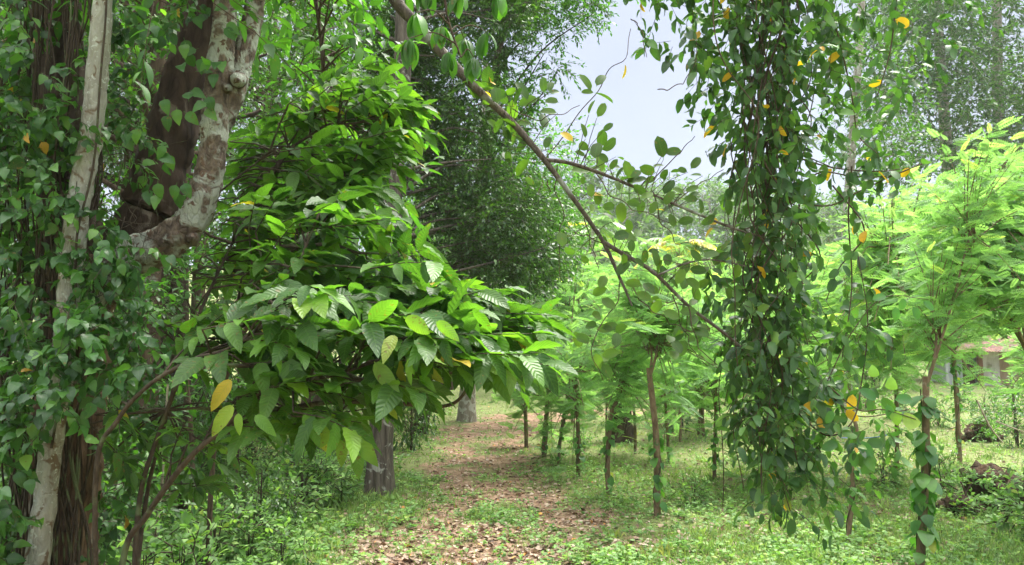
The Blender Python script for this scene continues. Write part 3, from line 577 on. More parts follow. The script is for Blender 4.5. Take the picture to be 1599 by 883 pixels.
# ------------------------------------------------------------------ house
def box(mb, a, b):
    a, b = np.asarray(a, float), np.asarray(b, float); x0, y0, z0 = a; x1, y1, z1 = b
    v = [[x0, y0, z0], [x1, y0, z0], [x1, y1, z0], [x0, y1, z0], [x0, y0, z1], [x1, y0, z1], [x1, y1, z1], [x0, y1, z1]]
    v = np.array(v); f = [[0, 3, 2, 1], [4, 5, 6, 7], [0, 1, 5, 4], [1, 2, 6, 5], [2, 3, 7, 6], [3, 0, 4, 7]]
    vv = v[np.array(f).ravel()]; mb.add(vv, np.arange(24).reshape(6, 4), np.zeros((24, 3)))
def house():
    HY = 34.; z0 = float(ground_z(21, HY)) - .1; K = HY / FPX
    X = lambda px: P(px, 560, HY)[0]; Z = lambda py: P(1540, py, HY)[2]
    h = thing('house', (X(1540), HY, z0), 'small house with stained white wall and red tiled roof behind foliage', 'house')
    white = bark_mat('stained_plaster', (.5, .45, .38), (.82, .79, .73), (.3, .26, .18), .34, 3, 3, .1, 2)
    grey = bark_mat('grey_plaster', (.34, .35, .36), (.5, .52, .54), None, scale=3, bump=.1)
    ochre = bark_mat('ochre_plaster', (.36, .24, .14), (.52, .38, .25), None, scale=3, bump=.1)
    dark = bark_mat('door_wood', (.06, .03, .02), (.14, .06, .04), None, scale=8, bump=.1)
    tile = bark_mat('clay_tile', (.26, .13, .10), (.50, .29, .25), (.2, .17, .13), .46, 6, 1, .4, 5)
    m = MB(); box(m, (X(1530), HY, z0), (X(1560), HY + .25, Z(545))); m.build('white_wall', white, h, False)
    m = MB(); box(m, (X(1560) + .003, HY + .3, z0), (X(1700), HY + .5, Z(548))); m.build('ochre_wall', ochre, h, False)
    m = MB(); box(m, (X(1484), HY + .2, z0), (X(1506), HY + .4, Z(543))); box(m, (X(1528), HY + .6, z0), (X(1700), HY + 4.2, Z(545))); m.build('grey_wall', grey, h, False)
    m = MB(); box(m, (X(1506) + .003, HY + .35, z0), (X(1528), HY + .42, Z(545))); m.build('door', dark, h, False)
    m = MB(); box(m, (X(1523), HY - .25, z0), (X(1529), HY - .08, Z(552))); m.build('pillar', bark_mat('pillar_paint', (.2, .1, .06), (.32, .17, .1), None, scale=6, bump=.1), h, False)
    # tiled roof: rows of curved tiles
    m = MB(); x0, x1 = X(1484), X(1715); zb, zt = Z(552), Z(552) + .8; rows, colsn = 12, 54
    gx, gy = np.meshgrid(np.linspace(0, 1, colsn * 4 + 1), np.linspace(0, 1, rows * 3 + 1), indexing='ij')
    step = (gy * rows) % 1; Zr = zb + (zt - zb) * gy + .035 * np.abs(np.sin(gx * colsn * np.pi)) + .05 * (1 - step)
    V = np.stack([x0 + (x1 - x0) * gx, HY - 1.0 + 3.4 * gy, Zr], -1); nn = rows * 3 + 1; i = np.arange(colsn * 4)[:, None] * nn; j = np.arange(rows * 3)[None]
    F = np.stack([i + j, i + nn + j, i + nn + j + 1, i + j + 1], -1); m.add(V, F, np.zeros(V.shape)); V2 = V.copy(); V2[..., 1] = 2 * (HY + 2.4) - V[..., 1]; m.add(V2, F, np.zeros(V.shape)); m.build('roof', tile, h, False)
house()

# ------------------------------------------------------------------ living posts (coppiced support trees) with climbing pepper
def glir_crown(seed, n, rad, zc, size, L_=.7):
    rad = np.array(rad) * 1.12
    rng = np.random.default_rng(seed); cr_ = MB(); br = MB()
    d = rv(rng, n); d[:, 2] = np.abs(d[:, 2]) * 1.1 + .12; d = nrm(d); tip = d * np.array(rad) * (rng.random(n) ** .5)[:, None] + [0, 0, zc]; tip[:n // 3, 2] -= rng.uniform(.2, 1.15, n // 3)
    p0 = np.zeros((n, 3)) + [0, 0, zc] + rng.normal(size=(n, 3)) * [.04, .04, .12]
    sticks(br, p0, tip, .011, .004, sag=.08)
    nb = 5
    for j in range(nb):
        t = .42 + .68 * j / (nb - 1); b = p0 + (tip - p0) * t
        for s_ in range(3):
            a = rng.uniform(0, 6.28, n); ld = np.stack([np.cos(a), np.sin(a), rng.uniform(-.7, .5, n)], -1) + d * .3
            place(cr_, T_PIN if size < .5 else T_PINF, b + rng.normal(size=(n, 3)) * .05, ld, UP + rng.normal(size=(n, 3)) * .7, size * rng.uniform(.65, 1.2, n), np.clip(rng.normal(.5, .22, n), 0, 1))
    return br.mesh('branches', B_POST), cr_.mesh('crown', M_GLI)
GC = [glir_crown(61, 30, (1.0, 1.0, 1.25), 0, .30), glir_crown(62, 32, (1.1, 1.1, 1.5), 0, .32), glir_crown(63, 26, (.8, .8, 1.3), 0, .30)]
def post(px, py, top, r, ctr, lab, vine=None, crown=0, cs=1., fork=None, seed=0, vh=.6, vden=26, vsz=.085, group=None, cat='tree'):
    b = G(px, py); Y = b[1]; t = thing('post_tree', b, lab, cat, group); m = MB()
    pts = [b - UP * .08, P(px + (top[0] - px) * .45 + ctr, py + (top[1] - py) * .5, Y), P(top[0], top[1], Y)]
    q = curve(m, pts, [r * 1.1, r, r * .85], 0, 9, 8, .09, seed); m.build('trunk', B_POST, t)
    ends = [q[-1]]
    if fork:
        ends = []
        for fx, fy, fr in fork: fm = MB(); ends.append(curve(fm, [q[-2], (q[-1] + P(fx, fy, Y)) / 2 + [.03, 0, 0], P(fx, fy, Y + .1)], fr, fr * .6, 7, 6, .08)[-1]); fm.build('branch', B_POST, t)
    if crown is not None:
        for e in ends:
            for me in GC[(crown) % 3]:
                o = bpy.data.objects.new(me.name.split('.')[0], me); COL.objects.link(o); o.parent = t; o.location = [float(c) for c in (e - b)]; o.scale = (cs / math.sqrt(len(ends)),) * 3; o.rotation_euler = (0, 0, seed * 1.3)
    if vine:
        rng = np.random.default_rng(seed + 700); vt = thing('pepper_vine', b, vine, 'vine', 'pepper vines climbing the posts'); st = MB(); lv = MB()
        k = int(len(q) * vh); s = np.linspace(0, k - 1, 40); qq = np.stack([np.interp(s, np.arange(len(q)), q[:, c]) for c in range(3)], -1); a = np.linspace(0, 9, 40)
        ring = np.stack([np.cos(a), np.sin(a), 0 * a], -1); tube(st, qq + ring * (r + .006), .005, 5); st.build('stem', B_STEM, vt)
        n = vden; s = rng.uniform(.12, 1, n) ** .8 * (k - 1); p = np.stack([np.interp(s, np.arange(len(q)), q[:, c]) for c in range(3)], -1); a = rng.uniform(0, 6.28, n); o = np.stack([np.cos(a), np.sin(a), 0 * a], -1)
        place(lv, T_ROUND, p + o * (r + .008), o * .7 - UP * .9 + rng.normal(size=(n, 3)) * .25, o + UP * .6, vsz * rng.uniform(.6, 1.25, n), tints(rng, n, .03))
        lv.build('leaves', M_PEP, vt)
    return t
VL = 'pepper vine with round leaves on '
post(822, 697, (820, 625), .036, 0, 'short thick brown post tree nearest the path, leftmost of the row', None, 2, .9, seed=1)
post(849, 712, (858, 600), .04, 0, 'straight post tree second from the path, dark vine on its foot', VL + 'the second post from the left', 0, 1., seed=2, vden=34, vsz=.07)
post(872, 724, (889, 620), .022, -3, 'thin post tree leaning right, third in the row', VL + 'the thin leaning post', 2, .85, seed=3, vden=30, vsz=.075, vh=.9)
post(903, 744, (898, 600), .027, 2, 'pale slim post tree fourth in the row, bare above', VL + 'the slim fourth post', 0, 1, seed=4, vden=14, vsz=.1)
post(950, 776, (955, 640), .028, -3, 'post tree forking into two curved branches beside the path', VL + 'the forked post by the path', 1, 1.05, fork=[(978, 552, .02), (972, 600, .013)], seed=5, vden=30, vsz=.095, vh=.95)
post(1026, 808, (1013, 575), .034, 5, 'tallest nearest post tree with knobbly bark in the middle row', VL + 'the knobbly central post', 1, 1.0, fork=[(1013, 530, .014), (1027, 535, .018)], seed=6, vden=26, vsz=.1, vh=.62)
post(992, 709, (986, 608), .025, 2, 'slender brown post tree right of the thick stump', None, 2, .9, seed=7)
post(1045, 722, (1037, 600), .022, 0, 'slender brown post tree behind the knobbly one', VL + 'the slender post behind', 0, .95, seed=8, vden=8)
post(947, 690, (947, 622), .022, 0, 'thin bare stake standing left of the thick stump', None, 2, .6, seed=9)
post(1115, 748, (1119, 590), .022, 0, 'thin post tree wrapped in light leaves left of the hanging creeper', VL + 'the post left of the creeper', 0, 1., seed=10, vden=30, vsz=.09, vh=.9)
post(1098, 682, (1096, 600), .03, 0, 'dark slim far post tree in the clearing behind the wrapped one', None, 0, 1.1, seed=11)
post(1062, 690, (1064, 590), .026, 0, 'faint slim far post tree right of centre', None, 2, 1.1, seed=12)
post(1200, 772, (1203, 610), .018, 0, 'pale thin post tree showing below the hanging creeper', VL + 'the post under the hanging creeper', 0, .9, seed=13, vden=10)
post(1322, 850, (1331, 705), .02, 4, 'short knobbly post tree with big grey green leaves on top', VL + 'the short right post', None, 1, seed=14, vden=14, vsz=.08, vh=.9)
post(1499, 725, (1488, 535), .033, 0, 'straight brown post tree in front of the white house', VL + 'the post before the house', 0, .72, seed=16, vden=34, vsz=.09, vh=.9)
post(1622, 672, (1622, 570), .03, 0, 'slim post tree at the right frame edge beside the house', None, 1, .95, seed=17)
post(1432, 915, (1446, 588), .028, 6, 'near right post tree forking above a tall leafy pepper vine', 'tall pepper vine with large round leaves on the near right post', 2, .8, fork=[(1462, 520, .013), (1515, 360, .011)], seed=15, vden=80, vsz=.125, vh=.98)
def right_crown():
    """big fresh crown of the near right post and of its neighbours"""
    rng = np.random.default_rng(71)
    for lab, base, polys in (
        ('bright feathery leaved tree spreading over the right edge', (1730, 780), [([(1440, 330), (1500, 280), (1560, 240), (1640, 200), (1680, 510), (1590, 505), (1500, 510), (1450, 480), (1410, 430)], 6.2, 8.2, 190)]),
        ('bright feathery leaved tree right of the hanging creeper', (1400, 735), [([(1290, 370), (1340, 310), (1430, 275), (1500, 300), (1480, 500), (1440, 570), (1400, 600), (1300, 570)], 8.2, 11.5, 260)]),
        ('bright feathery leaved tree behind the creeper, lower and left', (1240, 715), [([(1180, 430), (1290, 380), (1330, 560), (1260, 620), (1180, 600)], 10, 12.5, 110)])):
        b = G(*base); t = thing('feathery_tree', b, lab, 'tree'); m = MB(); top = sample_poly(rng, polys[0][0], polys[0][1], polys[0][2], 1)[0]
        c0 = np.mean([P(x, y, (polys[0][1] + polys[0][2]) / 2) for x, y in polys[0][0]], 0)
        q = curve(m, [b - UP * .1, b * .6 + c0 * .4 - UP * .2, c0 * .9 + b * .1, c0 + UP * .5], [.032, .028, .022, .012], 0, 8, 8, .07, 3); m.build('trunk', B_POST, t)
        br = MB(); cr_ = MB()
        for poly, Y0, Y1, n in polys:
            C = sample_poly(rng, poly, Y0, Y1, n)
            s = q[rng.integers(len(q) // 2, len(q), n)]; sticks(br, s, C, .012, .004, sag=.1)
            dd = nrm(C - s)
            for j in range(4):
                p = s + (C - s) * (.55 + .15 * j)
                for _ in range(3):
                    a = rng.uniform(0, 6.28, n); ld = np.stack([np.cos(a), np.sin(a), rng.uniform(-.7, .5, n)], -1) + dd * .3
                    place(cr_, T_PIN, p + rng.normal(size=(n, 3)) * .06, ld, UP + rng.normal(size=(n, 3)) * .75, .26 * rng.uniform(.6, 1.3, n), np.clip(rng.normal(.55, .22, n), 0, 1))
        br.build('branches', B_POST, t); cr_.build('crown', M_GLI, t)
right_crown()
def far_posts():
    rng = np.random.default_rng(81); lab = 'slim post tree with bright feathery crown far back in the plantation'; first = None
    for y in (15.5, 18, 25, 28.5, 32.5, 37, 42):
        for x in np.arange(.10 * y, .66 * y, 2.5):
            xx, yy = x + rng.normal() * .35, y + rng.normal() * .4
            if 1.5 < xx < 3.3 and yy < 17: continue
            if .50 < xx / yy < .74 and 14 < yy < 38: continue
            b = np.array([xx, yy, float(ground_z(xx, yy))]); h = 2.1 if y < 20 else 2.6
            if .52 < xx / yy and yy > 24: h = 2.0
            t = thing('post_tree', b, lab, 'tree', 'post trees far back in the plantation'); m = MB(); curve(m, [b - UP * .1, b + [rng.normal() * .08, 0, h * .5], b + [rng.normal() * .12, 0, h]], .04, .03, 6, 5, .08, xx); m.build('trunk', B_POST, t)
            for me in GC[rng.integers(3)]:
                o = bpy.data.objects.new(me.name.split('.')[0], me); COL.objects.link(o); o.parent = t; o.location = (0, 0, h - .1); s = rng.uniform(1.05, 1.5) * (1 if y < 20 else 1.35 if y < 34 else 1.7); o.scale = (s, s, s * 1.05); o.rotation_euler = (0, 0, rng.uniform(0, 6))
far_posts()

# ------------------------------------------------------------------ stump, mounds, sticks
def mound(px, py, w, h, label, seed, weeds=22):
    b = G(px, py); rng = np.random.default_rng(seed); t = thing('soil_mound', b, label, 'mound'); m = MB()
    for k in range(9):
        c = b + rng.normal(size=3) * [w * .3, w * .2, 0] + UP * h * rng.uniform(-.05, .55); rr = w * rng.uniform(.13, .3)
        th, ph = np.meshgrid(np.linspace(0, 2 * np.pi, 19), np.linspace(0, np.pi, 12), indexing='ij')
        d = np.stack([np.cos(th) * np.sin(ph), np.sin(th) * np.sin(ph), np.cos(ph)], -1); f = 1 + .22 * np.sin(d[..., 0] * 7 + k) * np.sin(d[..., 1] * 6) + .15 * np.sin(d[..., 2] * 13 + d[..., 0] * 11 + k) + .10 * np.sin(d[..., 1] * 29 + d[..., 2] * 23) * np.sin(d[..., 0] * 31 + k) + rng.normal(0, .05, d[..., 0].shape) * (np.sin(ph) > .2) * (th < 6.2)
        V = c + d * (f * rr)[..., None] * [1, 1, .9]; i = np.arange(18)[:, None] * 12; j = np.arange(11)[None]; m.add(V, np.stack([i + j, i + 12 + j, i + 13 + j, i + j + 1], -1), np.zeros(V.shape))
    m.build('soil', B_SOIL, t)
    for _ in range(14): r_ = MB(); p0 = b + rng.normal(size=3) * [w * .35, w * .25, 0] + UP * h * rng.uniform(.1, .9); e = rng.normal(size=3) * [.16, .08, .14]; curve(r_, [p0, p0 + e * .6 + rng.normal(size=3) * .04, p0 + e], .009, .003, 5, 5); r_.build('root', B_TWIG, t)
    for _ in range(weeds): g = MB(); n = 5; p0 = b + rng.normal(size=3) * [w * .4, w * .3, 0] + UP * h * rng.uniform(.1, .75) - np.array([0, w * .2, 0]); sprays(g, g, T_MID, rng, np.repeat(p0[None], n, 0), rv(rng, n) * [1, 1, .4] + UP * .5, .16, 5, .06, hang=0.1); g.build('weed', M_FERN, t)
mound(1552, 795, .72, .5, 'brown clod of soil and roots with weeds, near the right edge', 91)
mound(1532, 690, .62, .6, 'dark uprooted root clump with sticks, farther back below the house', 92, 20)
mound(1492, 800, .4, .22, 'small soil clod half hidden by weeds left of the bigger one', 93, 10)
def stump():
    b = G(970, 690); t = thing('tree_stump', b, 'thick dark broken stump standing among the slim posts', 'stump'); m = MB()
    curve(m, [b - UP * .1, b + UP * .5, b + [.03, 0, .95]], [.24, .2, .17], 0, 16, 10, .1, 3, flute=.12); m.build('trunk', B_DARKB, t)
    rng = np.random.default_rng(94); g = MB(); n = 40; p0 = b + rng.normal(size=(n, 3)) * [.2, .15, .1] + UP * .95; sprays(g, g, T_MID, rng, p0, rv(rng, n) + UP * .6, .35, 6, .09); g.build('shoots', M_FERN, t)
stump()
def stick(pts, r, label, mat=None):
    m = MB(); curve(m, pts, r, r * .6, 6, 6, .1); tag(m.build('dry_stick', mat or B_DEAD), label, 'stick')
stick([P(1525, 625, 10.5), P(1545, 665, 10.4), P(1566, 692, 10.3)], .014, 'pale dry stick leaning steeply beside the root clump')
stick([P(1555, 658, 11.5), P(1580, 668, 11.4), P(1620, 682, 11.2)], .012, 'pale dry stick slanting low at the right edge')
def blue():
    m = MB(); curve(m, [G(1315, 697) + UP * .15, P(1360, 684, 11), P(1400, 676, 11)], .008, .008, 5); tag(m.build('rope', new_simple('blue_rope', (.03, .12, .4))), 'thin blue rope stretched low between the right posts', 'rope')
def new_simple(name, c):
    m, t = new_mat(name); b = t.nodes.new('ShaderNodeBsdfPrincipled'); b.inputs['Base Color'].default_value = (*c, 1); b.inputs['Roughness'].default_value = .5; o = t.nodes.new('ShaderNodeOutputMaterial'); t.links.new(b.outputs[0], o.inputs[0]); return m
blue()

# ------------------------------------------------------------------ saplings in the understory
def sapling(px, py, top, Y_lab, r=.012, mat=B_STEM, seed=0, leaves=6):
    b = G(px, py); rng = np.random.default_rng(seed); t = thing('sapling', b, Y_lab, 'sapling'); m = MB(); q = curve(m, [b - UP * .05, P((px + top[0]) / 2 + 4, (py + top[1]) / 2, b[1]), P(*top, b[1])], r, r * .6, 6, 6, .08); m.build('stem', mat, t)
    if leaves:
        g = MB(); n = leaves * 3; s = rng.integers(len(q) // 2, len(q), n); sprays(g, g, T_OV, rng, q[s], rv(rng, n) * [1, 1, .3] + UP * .3, .3, 5, .1); g.build('leaves', M_MIDG, t)
sapling(462, 775, (455, 660), 'thin pinkish bare sapling stem among bushes, left of two', .014, B_DEAD, 1, 5)
sapling(480, 780, (500, 690), 'slanting pale sapling stem right beside the bare one', .012, B_STEM, 2, 4)
sapling(300, 830, (292, 590), 'dead brown sapling trunk standing in the left thicket', .03, B_BROWN, 3, 0)
sapling(240, 860, (262, 600), 'pale thin leaning sapling behind the coffee stems', .014, B_DEAD, 4, 6)
sapling(365, 810, (372, 560), 'slim brown sapling in the dim thicket', .018, B_STEM, 5, 8)

# ------------------------------------------------------------------ the big vine covered tree, left
def big_tree():
    Y = 3.7; b = P(80, 560, Y); b = np.array([b[0], Y, 0.]); t = thing('vine_tree', b, 'big forked tree with mottled curving limbs at the left edge', 'tree')
    m = MB(); q = curve(m, [b - UP * .1, P(84, 950, Y), P(95, 800, Y), P(108, 640, Y), P(120, 470, Y), P(125, 400, Y)], [.24, .17, .15, .15, .16, .13], 0, 32, 16, .07, 1, flute=.05); m.build('trunk', B_ROOT, t)
    m = MB(); curve(m, [P(122, 480, Y), P(105, 330, Y + .1), P(92, 180, Y + .1), P(88, 0, Y + .15), P(85, -260, Y + .2), P(120, -600, Y)], [.15, .13, .12, .11, .09, .05], 0, 18, 12, .05, 2, flute=.1); m.build('limb', B_DARKB, t)
    m = MB(); curve(m, [P(118, 470, Y), P(180, 400, Y + .15), P(228, 335, Y + .2), P(258, 240, Y + .25), P(290, 130, Y + .3), P(330, 0, Y + .35), P(390, -200, Y + .5), P(500, -450, Y + .8)], [.13, .135, .125, .12, .12, .115, .09, .05], 0, 20, 12, .06, 3, flute=.09); m.build('limb', B_DARKB, t)
    m = MB(); curve(m, [P(118, 480, Y - .02), P(190, 412, Y), P(255, 382, Y - .02), P(300, 345, Y - .04), P(322, 290, Y - .05), P(333, 225, Y - .05), P(337, 160, Y - .05), P(345, 90, Y - .05), P(352, 0, Y - .05), P(362, -200, Y)], [.12, .10, .09, .076, .068, .064, .064, .06, .054, .045], 0, 20, 14, .05, 4, flute=.05); m.build('limb', B_LICH, t)
    m = MB(); curve(m, [P(340, 200, Y), P(362, 150, Y + .02), P(374, 110, Y + .05), P(392, 40, Y + .1), P(402, -30, Y + .1), P(420, -200, Y + .2)], [.06, .06, .056, .05, .048, .04], 0, 16, 10, .06, 5); m.build('limb', B_LICH, t)
    # burls
    for (x, y, r) in ((353, 138, .035), (372, 125, .045), (300, 372, .04)): m = MB(); tube(m, [P(x, y, Y - .12), P(x, y, Y - .08), P(x, y, Y - .02), P(x, y, Y + .03)], [.004, r * .8, r, r * .6], 10, .15, x); m.build('burl', B_LICH, t)
    rng = np.random.default_rng(101); cr_ = MB(); br = MB()
    C = sample_poly(rng, [(-150, -700), (700, -700), (620, -110), (200, -40), (-150, -40)], Y - .8, Y + 2.2, 90); src = np.array([P(85, -260, Y), P(362, -200, Y), P(390, -200, Y + .5), P(420, -200, Y + .2)])
    s = src[rng.integers(0, 4, len(C))]; sticks(br, s, C, .02, .006, sag=.08)
    n = 90 * 10; ci = np.repeat(C, 10, 0); d = rv(rng, n); sprays(cr_, br, T_OV, rng, ci + d * .3, d * [1, 1, .5], .4, 8, .1)
    br.build('branches', B_TWIG, t); cr_.build('crown', M_MIDG, t)
big_tree()
def pale_stem():
    Y = 3.35; a = P(50, 560, Y); b = np.array([a[0], Y, 0.]); t = thing('slender_tree', b, 'slender whitish trunk leaning against the vine covered tree', 'tree'); m = MB()
    curve(m, [b - UP * .05, P(58, 880, Y), P(78, 710, Y), P(98, 570, Y), P(108, 450, Y), P(124, 310, Y), P(142, 215, Y), P(153, 100, Y), P(162, -20, Y), P(175, -260, Y), P(200, -480, Y + .2)], [.052, .048, .046, .046, .048, .048, .048, .045, .042, .035, .015], 0, 16, 12, .035, 2); m.build('trunk', B_PALE, t)
    s = MB(); curve(s, [P(80, 700, Y - .055), P(104, 560, Y - .06), P(122, 400, Y - .055), P(135, 290, Y - .056), P(158, 140, Y - .05), P(166, 0, Y - .045)], .006, .005, 5, 10, 0, 3, wiggle=.012); s.build('clinging_stem', B_STEM, t)
    rng = np.random.default_rng(5); g = MB(); n = 40; p = P(200, -480, Y + .2) + rng.normal(size=(n, 3)) * .4; sprays(g, g, T_OV, rng, p, rv(rng, n), .4, 8, .1); g.build('crown', M_MIDG, t)
pale_stem()
def vine_leaves():
    rng = np.random.default_rng(111); Y = 3.45
    b = P(20, 560, Y); t = thing('climbing_vine', (b[0], Y, 0), 'dense climbing vine with pointed dark leaves over the left trunk', 'vine'); st = MB(); lv = MB()
    # stems wandering up the trunk
    for i in range(46):
        x0 = rng.uniform(-40, 150); x1 = x0 * .7 + rng.uniform(-30, 90); Yv = rng.uniform(3.4, 3.62)
        ys = np.linspace(1000, -160, 9); xs = np.linspace(x0, x1, 9) + rng.normal(0, 14, 9)
        curve(st, [P(x, y, Yv + rng.normal() * .03) for x, y in zip(xs, ys)], .005, .004, 4, 6)
    for i in range(60):   # fibrous rootlets in the fork and on the dark trunk
        x, y = (rng.uniform(120, 245), rng.uniform(180, 420)) if i % 2 else (rng.uniform(10, 110), rng.uniform(80, 480))
        p = P(x, y, 3.5); curve(st, [p, p + rng.normal(size=3) * .06 - UP * .08, p + rng.normal(size=3) * .1 - UP * .2], .0025, .0015, 4, 4)
    regions = [([(-60, -80), (60, -80), (95, 60), (80, 120), (130, 180), (125, 300), (100, 420), (80, 520), (70, 600), (35, 720), (20, 900), (-60, 1000)], 3.2, 3.72, 235),
               ([(-60, 100), (110, 110), (128, 180), (110, 330), (-60, 340)], 3.1, 3.5, 70),
               ([(0, 470), (120, 460), (240, 490), (250, 560), (190, 600), (110, 640), (40, 700), (0, 760)], 3.05, 3.4, 105),
               ([(140, 310), (190, 310), (215, 420), (230, 500), (130, 520), (130, 400)], 3.2, 3.6, 48),
               ([(165, -60), (200, -60), (215, 90), (230, 300), (180, 300), (160, 120)], 3.5, 3.75, 42),
               ([(250, -60), (420, -60), (400, 30), (300, 60), (240, 30)], 3.4, 3.7, 16),
               ([(150, 640), (200, 600), (230, 720), (190, 883), (170, 883), (160, 760)], 3.5, 3.8, 22),
               ([(-40, 760), (50, 780), (70, 930), (-40, 960)], 3.0, 3.3, 42)]
    for poly, Y0, Y1, n in regions:
        p = sample_poly(rng, poly, Y0, Y1, n); d = rng.normal(size=(n, 3)) * [1, .6, .4] - UP * .25 + [.1, -.35, 0]
        sprays(lv, st, T_HEART, rng, p, d, .16 * rng.uniform(.5, 1.3, n), 8, .062, ang=1.1, droop=.4, hang=.6, jit=.45, svar=.4, old=.012, twr=.0018)
    # a few leaves climbing the bright limb
    for x, y in ((340, 90), (320, 150), (290, 155), (300, 60), (285, 110), (345, 30), (270, 170), (320, 90), (205, 210), (255, 240), (290, 300), (240, 300)):
        p = np.repeat(P(x, y, 3.5)[None], 3, 0) + rng.normal(size=(3, 3)) * .03; place(lv, T_HEART, p, rng.normal(size=(3, 3)) * .5 - UP + [0, -.3, 0], UP * .3 + [0, -1, 0], .085, rng.uniform(.3, .85, 3))
    st.build('stems', B_STEM, t); lv.build('leaves', M_VINE, t)
vine_leaves()

# ------------------------------------------------------------------ coffee shrub
def coffee():
    rng = np.random.default_rng(121); b = P(205, 560, 3.3); b = np.array([b[0], 3.3, 0.])
    t = thing('coffee_shrub', b, 'large arching shrub with big ribbed glossy leaves left of the path', 'shrub'); st = MB(); lv = MB()
    Q = []
    def S(pts, r0, r1, side=7): Q.append(curve(st, pts, r0, r1, side, 8, .07, len(Q), wiggle=.01)); return Q[-1]
    S([b, P(190, 880, 3.25), P(235, 800, 3.2), P(300, 712, 3.1), P(350, 665, 3.05), P(420, 610, 3.0), P(520, 585, 3.0), P(600, 560, 3.05)], .015, .006)
    S([b + [-.05, 0, 0], P(150, 760, 3.1), P(185, 660, 3.05), P(225, 600, 3.), P(300, 568, 2.95), P(365, 538, 2.95), P(440, 470, 3.0), P(500, 330, 3.1)], .011, .005)
    S([b + [.05, .05, 0], P(215, 830, 3.4), P(240, 690, 3.4), P(290, 570, 3.4), P(345, 505, 3.45), P(400, 430, 3.5), P(480, 375, 3.6), P(540, 300, 3.7)], .012, .006)
    S([b + [0, .1, 0], P(225, 800, 3.6), P(262, 640, 3.7), P(310, 500, 3.8), P(360, 380, 3.9), P(420, 280, 4.), P(480, 180, 4.1)], .011, .005)
    S([P(380, 640, 3.05), P(440, 640, 3.1), P(520, 625, 3.2), P(600, 632, 3.3), P(690, 632, 3.4), P(735, 600, 3.4), P(752, 550, 3.45), P(765, 490, 3.5)], .012, .005)
    S([P(300, 568, 2.95), P(420, 575, 3.1), P(560, 612, 3.2), P(640, 600, 3.3), P(740, 575, 3.5)], .01, .004)
    S([P(365, 520, 3.3), P(430, 470, 3.3), P(520, 450, 3.3), P(620, 460, 3.4), P(700, 470, 3.5)], .01, .004)
    S([P(440, 385, 3.55), P(520, 385, 3.5), P(600, 400, 3.6), P(660, 400, 3.7)], .01, .004)
    S([P(420, 280, 4.), P(480, 210, 4.), P(560, 190, 4.0), P(620, 180, 4.)], .009, .004)
    S([P(360, 380, 3.9), P(300, 340, 3.8), P(420, 240, 3.9)], .009, .004)
    allq = np.concatenate([q[len(q) // 3:] for q in Q])
    regs = [([(300, 480), (400, 430), (560, 440), (690, 480), (760, 500), (800, 510), (800, 550), (740, 580), (640, 600), (560, 600), (480, 610), (400, 580), (310, 540)], 2.6, 3.6, 74, .155, .5),
            ([(390, 300), (520, 270), (600, 300), (640, 370), (690, 375), (680, 440), (640, 500), (560, 500), (400, 440)], 3.0, 4.2, 72, .15, .6),
            ([(450, 260), (500, 200), (560, 260), (520, 340), (440, 330)], 3.6, 4.4, 20, .15, .5),
            ([(470, 120), (560, 110), (640, 160), (640, 240), (600, 280), (500, 250), (440, 190)], 3.6, 4.4, 44, .13, .75),
            ([(430, 320), (400, 430), (340, 450), (380, 350)], 3.9, 4.6, 18, .14, .5),
            ([(640, 430), (700, 430), (760, 450), (830, 490), (830, 550), (810, 590), (700, 580)], 3.0, 3.8, 52, .135, .8),
            ([(330, 560), (560, 580), (600, 630), (500, 680), (420, 670), (340, 640)], 2.6, 3.4, 17, .14, .8),
            ([(420, 380), (640, 390), (680, 440), (640, 480), (430, 470)], 2.8, 3.6, 16, .15, .8),
            ([(370, 190), (470, 180), (480, 300), (400, 440), (350, 440), (360, 300)], 4.3, 5.2, 40, .13, .8),
            ([(560, 60), (640, 130), (660, 210), (600, 240)], 3.8, 4.6, 12, .12, .8),
            ([(170, 640), (330, 600), (420, 640), (320, 760), (200, 800)], 3.1, 3.9, 22, .10, .3)]
    for poly, Y0, Y1, n, size, br_ in regs:
        C = sample_poly(rng, poly, Y0, Y1, n)
        near = np.array([allq[int(np.argmin(np.linalg.norm(allq - (c - [.22, 0, .1]), axis=1)))] for c in C])
        d = C - near; ln = np.linalg.norm(d, axis=1); d = nrm(d + np.stack([rng.uniform(.1, .5, n), rng.uniform(-.35, .25, n), rng.uniform(-.05, .15, n)], -1))
        L_ = np.clip(ln * .7, .28, .55); sticks(st, near, C - d * (L_ * .6)[:, None], .006, .004, sag=.05)
        sprays(lv, st, T_COF, rng, C - d * (L_ * .6)[:, None], d, L_, 10, size, ang=1.05, droop=.15, hang=.32, jit=.34, old=.016, svar=.4, twr=.0035, flat=.25, pairs=True)
    # distinct yellowing leaves
    for x, y, Y, dx, dz, s, tn in ((362, 592, 2.6, -.55, -.8, .13, .97), (365, 632, 2.6, -.55, -.75, .13, .935), (372, 645, 2.6, .1, -.9, .075, .9), (398, 648, 2.6, .7, -.6, .1, .75), (528, 655, 2.7, -.6, -.9, .12, .93), (535, 680, 2.7, .0, -1, .11, .9), (545, 672, 2.7, .75, -.8, .16, .88), (555, 690, 2.7, .15, -1, .13, .8), (600, 625, 3., .3, -.35, .09, .94), (650, 628, 3.1, .4, -.4, .07, .4), (655, 625, 3.1, .7, -.3, .12, .2)):
        place(lv, T_COF, [P(x, y, Y)], [[dx, -.15, dz]], [[.15, -1, .35]], s, tn)
    n = 22; p = sample_poly(rng, [(600, 490), (690, 500), (680, 560), (650, 610), (560, 570)], 2.55, 2.85, n)
